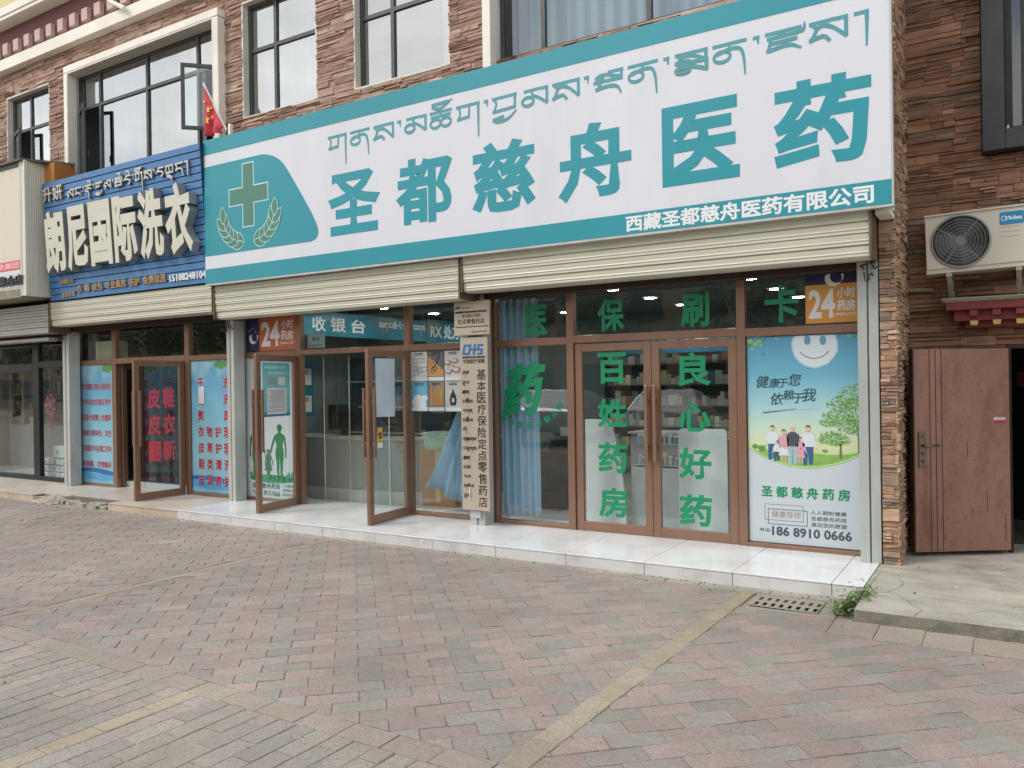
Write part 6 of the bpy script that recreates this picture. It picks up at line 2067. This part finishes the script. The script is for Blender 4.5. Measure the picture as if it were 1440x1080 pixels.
MB().box(-5.23, -4.86, 8.97, 9.48, ZS + .001, 0.8395).build("drawer_unit", dark_in, t)
MB().box(-4.50, -4.46, 8.97, 9.48, ZS + .001, 0.8395).build("side_panel", dark_in, t)
t = thing("printer", "small black printer on the dark desk in the window", "printer", (-4.85, 9.15, 0.87))
MB().hexa([(-5.05, 9.0, .872), (-4.68, 9.0, .872), (-4.68, 9.3, .872), (-5.05, 9.3, .872), (-5.02, 9.06, 1.02), (-4.71, 9.06, 1.02), (-4.71, 9.28, 1.05), (-5.02, 9.28, 1.05)]).build("body", black, t, bevel=0.01)
MB().box(-4.98, -4.75, 9.22, 9.24, 1.045, 1.16).build("paper", paper, t)
t = thing("carton", "white carton with dark print on the floor beside the desk", "box", (-4.42, 8.7, ZS))
MB().box(-4.52, -4.27, 8.62, 8.85, ZS + .002, 0.40).build("body", shelf_w, t, bevel=0.003)
MB().box(-4.50, -4.29, 8.6185, 8.6195, 0.20, 0.23).box(-4.47, -4.34, 8.6185, 8.6195, 0.28, 0.34).build("print", pm("carton_print", "#5a5f62", 0.6), t)
# white display end panels just inside the closed doors
t = thing("display_counter", "white display counter with slanted end panel behind the closed left door", "counter", (-3.9, 8.4, ZS))
m = MB().prism([(-4.16, ZS + .002), (-3.665, ZS + .002), (-3.70, 0.62), (-3.76, 0.98), (-3.845, 1.318), (-4.16, 1.318)], 8.30, 8.335)
m.build("end_panel", pm("glossy_white", "#eef1ef", 0.25, 0, 0.02), t, bevel=0.004)
m = MB().box(-3.65, -3.05, 8.42, 9.6, ZS + .002, 0.78)
m.build("base_cabinet", pm("cabinet_white", "#b7bcbb", 0.3), t, bevel=0.004)
for z in (0.80, 1.04):
    MB().box(-3.66, -3.02, 8.46, 9.6, z, z + 0.012).build("glass_shelf", pm("shelf_glass", "#a9b9b8", 0.1), t)
cols = ["#c9cfd0", "#9fb7c6", "#c0a77a", "#7e8d90", "#d6d8d4", "#b98a72", "#5d86a8"]
random.seed(2)
pr_b = []
for k in range(3):
    t = thing("bottle", "small medicine bottle standing on the display counter behind the left door", "bottle", (0, 0, 0), group="medicine bottles on the display counter")
    r, h = (0.028, 0.10) if k == 0 else (0.022, 0.13) if k == 1 else (0.033, 0.085)
    MB().lathe([(0, 0), (r, 0), (r, h * .7), (r * .5, h * .82), (r * .5, h * .86)], 0, 0, 12).build("body", pm("bottle_body", cols[k + 1], 0.3), t, smooth=False)
    MB().lathe([(r * .62, h * .86), (r * .62, h), (0, h)], 0, 0, 12).build("cap", white_s, t)
    pr_b.append(t)
spots = []
for z in (0.813, 1.053):
    for i in range(9):
        for j in range(2):
            spots.append((-3.58 + 0.062 * i + random.uniform(-.01, .01), 8.50 + 0.09 * j, z))
for k, s in enumerate(spots):
    o = pr_b[k] if k < 3 else copy_tree(pr_b[k % 3])
    o.location = s
t = thing("display_stand", "white rounded display stand behind the closed right door", "display stand", (-2.76, 8.3, ZS))
m = MB()
z0, z1, x0, x1, r = ZS + .002, 1.235, -3.03, -2.505, 0.05
m.prism([(x0, z0), (x1, z0)] + [(x1 - r + r * math.cos(R(a)), z1 - r + r * math.sin(R(a))) for a in (0, 30, 60, 90)] + [(x0 + r + r * math.cos(R(a)), z1 - r + r * math.sin(R(a))) for a in (90, 120, 150, 180)], 8.25, 8.28)
m.build("end_panel", MATS["glossy_white"], t)
MB().box(x0 + .03, x1 - .03, 8.281, 8.8, 0.3, 1.12).build("shelf_body", shelf_w, t)
g = MB()
for i in range(14):
    g.tube([(x0 + .12 + .03 * i, 8.42, 1.125), (x0 + .12 + .03 * i, 8.45, 1.30)], 0.004, 4)
for i in range(5):
    g.tube([(x0 + .10, 8.43 + .004 * i, 1.14 + .035 * i), (x0 + .54, 8.43 + .004 * i, 1.14 + .035 * i)], 0.004, 4)
tag(g.build("wire_rack", pm("green_wire", "#2f6a45", 0.5)), "small green wire rack standing behind the white rounded display", "rack")
# shelves of boxed medicine along the back and right walls
def shelving(label, x, y, rz, w=1.5, hgt=2.1, grp="medicine shelves in the pharmacy"):
    t = thing("medicine_shelf", label, "shelf", (x, y, ZS + .002), rz, grp)
    m = MB().box(0, w, 0.36, 0.38, 0, hgt).box(0, 0.02, 0, 0.359, 0, hgt).box(w - 0.02, w, 0, 0.359, 0, hgt)
    m.build("carcass", MATS["dark_teal_cabinet"], t, local=True)
    for k in range(6):
        MB().box(0.0205, w - 0.0205, 0.01, 0.359, 0.10 + 0.36 * k, 0.12 + 0.36 * k).build("shelf_board", MATS["dark_teal_cabinet"], t, local=True)
    m = MB()
    for k in range(6):
        xx = 0.03
        while xx < w - 0.12:
            bw, bh = random.uniform(.05, .13), random.uniform(.10, .26)
            m.box(xx, xx + bw - .004, 0.04 + random.uniform(0, .04), 0.22, 0.1215 + 0.36 * k, 0.1215 + 0.36 * k + bh, 0, jit(H(random.choice(["#b8c4c4", "#4f7f88", "#c4b48a", "#93a98e", "#aab4bb", "#9c6a5c", "#5f7f9c", "#d0d3d0"])), .15))
            xx += bw
    o = m.build("stock", pm("medicine_boxes", "#b8c4c4", 0.5, attr=True), t, local=True)
    o["kind"] = "stuff"
    return t
for k in range(3):
    shelving("white shelf of medicine boxes at the back of the pharmacy", -6.2 + 1.55 * k, 13.15, 0)
for k in range(3):
    shelving("white shelf of medicine boxes along the right pharmacy wall", -1.12, 9.0 + 1.5 * k + 1.45, R(-90), 1.45, grp="medicine shelves on the right wall")
t = thing("floor_counter", "low white counter in the middle of the pharmacy", "counter", (-2.9, 10.5, ZS))
MB().box(-4.6, -2.6, 10.6, 11.1, ZS + .002, 1.0).build("body", MATS["cabinet_white"], t, bevel=0.01)
MB().box(-4.63, -2.57, 10.57, 11.13, 1.001, 1.03).build("counter_top", shelf_w, t, bevel=0.004)
# laundry: a rail of clothes and a pale box above the door
t = thing("wall_cabinet", "pale yellow cabinet behind the upper laundry window", "cabinet", (-13.1, 8.1, 2.24))
MB().box(-13.42, -12.86, 8.06, 8.3, 2.24, 2.56).build("body", pm("pale_yellow", "#ddd4b4", 0.6), t, bevel=0.006)
t = thing("clothes_rail", "rail of hanging clothes inside the laundry", "clothes rail", (-11.5, 10.5, 1.9))
MB().tube([(-13.4, 10.5, 1.95), (-10.0, 10.5, 1.95)], 0.02, 8).build("rail_bar", steel, t)
random.seed(31)
for k in range(22):
    x = -13.2 + 0.14 * k
    o = MB().grid(lambda u, v: (x + 0.05 * math.sin(3.1 * u + k) + 0.02 * u, 10.27 + 0.46 * u, 1.90 - 0.06 * abs(u - .5) - (0.8 + 0.3 * ((k * 7) % 5) / 5) * v), 6, 5).build("garment", pm("garment", random.choice(["#3c3f45", "#5a4a44", "#6a6e72", "#2d3440", "#7b7264"]), 0.85), t)
# far shop: cabinet, packs and a lantern in its window
t = thing("glass_cabinet", "tall grey display cabinet with goods in the far shop", "cabinet", (-17, 9.3, ZL))
m = MB().box(-18.8, -15.5, 9.3, 9.7, ZL + .002, 1.0).box(-18.8, -15.5, 9.65, 9.7, 1.0005, 2.3)
for k in range(7):
    m.box(-18.8 + .54 * k, -18.76 + .54 * k, 9.3, 9.34, 1.0005, 2.3)
for k in range(3):
    m.box(-18.8, -15.5, 9.345, 9.649, 1.3 + .35 * k, 1.315 + .35 * k)
m.build("carcass", pm("cabinet_grey", "#8d9190", 0.4), t)
m = MB()
random.seed(14)
for k in range(4):
    xx = -18.7
    while xx < -15.7:
        bw = random.uniform(.08, .2)
        m.box(xx, xx + bw - .02, 9.40, 9.56, 1.002 + (0 if k == 0 else 0.315 + .35 * (k - 1)), 1.002 + (0 if k == 0 else 0.315 + .35 * (k - 1)) + random.uniform(.1, .25), 0, jit(H(random.choice(["#6a6460", "#8f8478", "#55606a", "#a39a8a", "#7a3f3a"])), .2))
        xx += bw
o = m.build("stock", pm("far_goods", "#8f8478", 0.6, attr=True), t)
o["kind"] = "stuff"
pk = []
m_ink = pm("pack_print", "#3d4347", 0.6)
pack_m = pm("pack_white", "#d2dad8", 0.35, 0, 0.05, 5)
k = 0
for (x, z, y) in [(-15.27, 0, 8.14), (-14.92, 0, 8.14), (-14.57, 0, 8.14), (-15.27, 1, 8.14), (-14.92, 1, 8.14), (-14.57, 1, 8.14), (-15.24, 2, 8.14), (-14.89, 2, 8.14), (-14.56, 2, 8.14), (-14.80, 3, 8.14), (-14.50, 3, 8.14)]:
    zz = ZL + .004 + 0.125 * z
    hh = 0.12 if z < 3 else 0.24
    t = thing("tissue_pack", "white wrapped pack stacked in the far shop window", "pack", (x, y, zz), group="white packs stacked in the far shop window")
    MB().box(x - .16, x + .16, y, y + 0.2, zz, zz + hh).build("wrapper", pack_m, t, bevel=0.02)
    m = MB()
    m.poly(ell(x, zz + hh * .5, .045, .035, 12), y - .001); m.poly([(x - .14, zz + .012), (x + .14, zz + .012), (x + .14, zz + .022), (x - .14, zz + .022)], y - .001)
    m.build("print", m_ink, t)
    MB().poly(ell(x, zz + hh * .5, .025, .018, 10), y - .0016).build("print_centre", pack_m, t)
t = thing("lantern", "red hanging New Year ornament in the far shop window", "ornament", (-15.02, 8.2, 1.2))
m = MB()
for k in range(14):
    a = 6.283 * k / 14
    m.box(-15.04 + .13 * math.cos(a) - .035, -15.04 + .13 * math.cos(a) + .035, 8.15, 8.16 + .001 * k, 1.47 + .17 * math.sin(a) - .03, 1.47 + .17 * math.sin(a) + .03, k % 2)
m.poly(ell(-15.04, 1.47, .09, .12, 18), 8.152, 0)
m.build("wreath", [red_v, pm("ornament_pink", "#d8a0a0", 0.5)], t)
g = MB()
letters(g, "福", -15.10, -14.98, 1.40, 1.54, facade(8.149), 0.03)
g.build("lettering", MATS["pale_pink"], t)
m = MB()
for k in range(9):
    m.tube([(-15.10 + .015 * k, 8.155, 1.30), (-15.08 + .012 * k, 8.155, 1.13 - .05 * (k % 3))], 0.005, 4)
m.build("tassel", red_v, t)

# ------------------------------------------------------------------ the other side of the street, which the glass mirrors
leafm = pm("street_leaf", "#4b6238", 0.8, 0, 0.2, 3, attr=True)
bark = pm("street_bark", "#5b4d40", 0.9, 0, 0.25, 8, 0.6, 30)
def street_tree(label, x, y, h, r, seed, n=2600):
    random.seed(seed)
    t = thing("street_tree", label, "tree", (x, y, 0), group="trees across the street")
    m = MB()
    m.tube([(x, y, -.1), (x + .05, y, h * .25), (x - .04, y + .05, h * .5), (x, y, h * .8)], [0.16, 0.13, 0.09, 0.03], 9)
    lim = []
    for k in range(9):
        a, z = random.uniform(0, 6.28), h * random.uniform(.35, .75)
        e = Vector((x + math.cos(a) * r * .7, y + math.sin(a) * r * .7, z + h * random.uniform(.1, .25)))
        m.tube([(x, y, z), (Vector((x, y, z)) + e) / 2 + Vector((0, 0, .15)), e], [.06, .04, .015], 6)
        lim.append(e)
    m.build("trunk", bark, t)
    m = MB()
    cl = [(Vector((x + random.gauss(0, r * .45), y + random.gauss(0, r * .45), h * random.uniform(.42, 1.0))), random.uniform(.25, .55) * r) for _ in range(26)] + [(e, r * .4) for e in lim]
    for k in range(n):
        c, rr = random.choice(cl)
        d = Vector((random.gauss(0, 1), random.gauss(0, 1), random.gauss(0, .8))).normalized() * rr * random.random() ** .4
        p = c + d
        a = Vector((random.gauss(0, 1), random.gauss(0, 1), random.gauss(0, 1))).normalized() * random.uniform(.07, .15)
        b = a.orthogonal().normalized() * a.length * .55
        m.add([p - a, p + b, p + a, p - b], [(0, 1, 2, 3)], 0, jit(H(random.choice(["#4b6238", "#3c5230", "#5d7442", "#6b7d4c"])), .2))
    m.build("crown", leafm, t)
for k, (x, y) in enumerate(((-20, -12.5), (-13.5, -13), (-7, -12.2), (-1, -13), (5.5, -12.5), (-27, -13), (-34, -12.6), (-41, -13), (-49, -12.7), (-58, -13.2), (-68, -13))):
    street_tree("broad leafed street tree across the road from the shops", x, y, 6.2 + (k * 37 % 5) * .25, 2.1, 100 + k)
def facade_opposite():
    t = thing("opposite_building", "pale two storey building across the road", "building", (-12, -26, 0))
    MB().box(-125, 18, -34, -26, -.1, 8.4).build("wall", pm("opposite_wall", "#8f7f6c", 0.85), t)
    for i in range(40):
        for z in (1.0, 4.9):
            MB().box(-123.5 + 3.4 * i, -121.5 + 3.4 * i, -25.99, -25.95, z, z + 1.7).build("window", blkframe, t)
    MB().box(-125.3, 18.3, -34.2, -25.7, 8.4005, 8.7).build("cornice", white_paint, t)
facade_opposite()
def car(label, x, y, rz, col):
    t = thing("parked_car", label, "car", (x, y, 0), R(rz), "cars parked across the pavement")
    prof = [(-2.2, .38), (-2.25, .62), (-2.1, .88), (-1.25, .98), (-.55, 1.46), (1.15, 1.50), (1.95, 1.02), (2.2, .92), (2.25, .5), (2.15, .32)]
    m = MB()
    n = len(prof)
    vs = []
    for s, k in ((-1, 1), (1, 1)):
        for a, b in prof:
            w = 0.90 if b < 1.05 else 0.68
            vs.append((a, s * w, b))
    m.add(vs, [(i, (i + 1) % n, n + (i + 1) % n, n + i) for i in range(n)] + [tuple(range(n - 1, -1, -1)), tuple(range(n, 2 * n))])
    m.build("body", pm("car_paint", col, 0.25, 0.0, 0.02, coat=0.6), t, bevel=0.05, local=True)
    gl = MB()
    for s in (-1, 1):
        gl.add([(-1.0, s * .83, 1.06), (1.7, s * .84, 1.06), (1.1, s * .705, 1.43), (-.5, s * .705, 1.40)], [(0, 1, 2, 3)] if s < 0 else [(3, 2, 1, 0)])
    gl.add([(-1.28, -.7, 1.02), (-1.28, .7, 1.02), (-.62, .62, 1.44), (-.62, -.62, 1.44)], [(3, 2, 1, 0)])
    gl.build("window_glass", pm("car_glass", "#15191c", 0.08), t, local=True)
    for a in (-1.38, 1.38):
        for s in (-1, 1):
            w = MB().tube([(a, s * .78, .32), (a, s * .93, .32)], .32, 20)
            wo = w.build("wheel", black, t, local=True)
            MB().tube([(a, s * .931, .32), (a, s * .94, .32)], .20, 16).build("rim", steel, wo, local=True)
    for s in (-1, 1):
        MB().box(-2.262, -2.2, s * .62 - .18, s * .62 + .18, .66, .80).build("headlight", white_s, t, local=True)
car("white car parked behind the photographer, mirrored in the doors", -8.2, -6.2, 80, "#d5d8da")
car("silver car parked behind the photographer, mirrored in the doors", -11.6, -6.0, 84, "#9da3a8")
car("dark blue car parked behind the photographer, mirrored in the doors", -15.2, -6.4, 82, "#26303c")
car("grey car parked behind the photographer, mirrored in the doors", -4.6, -6.6, 86, "#7d8286")
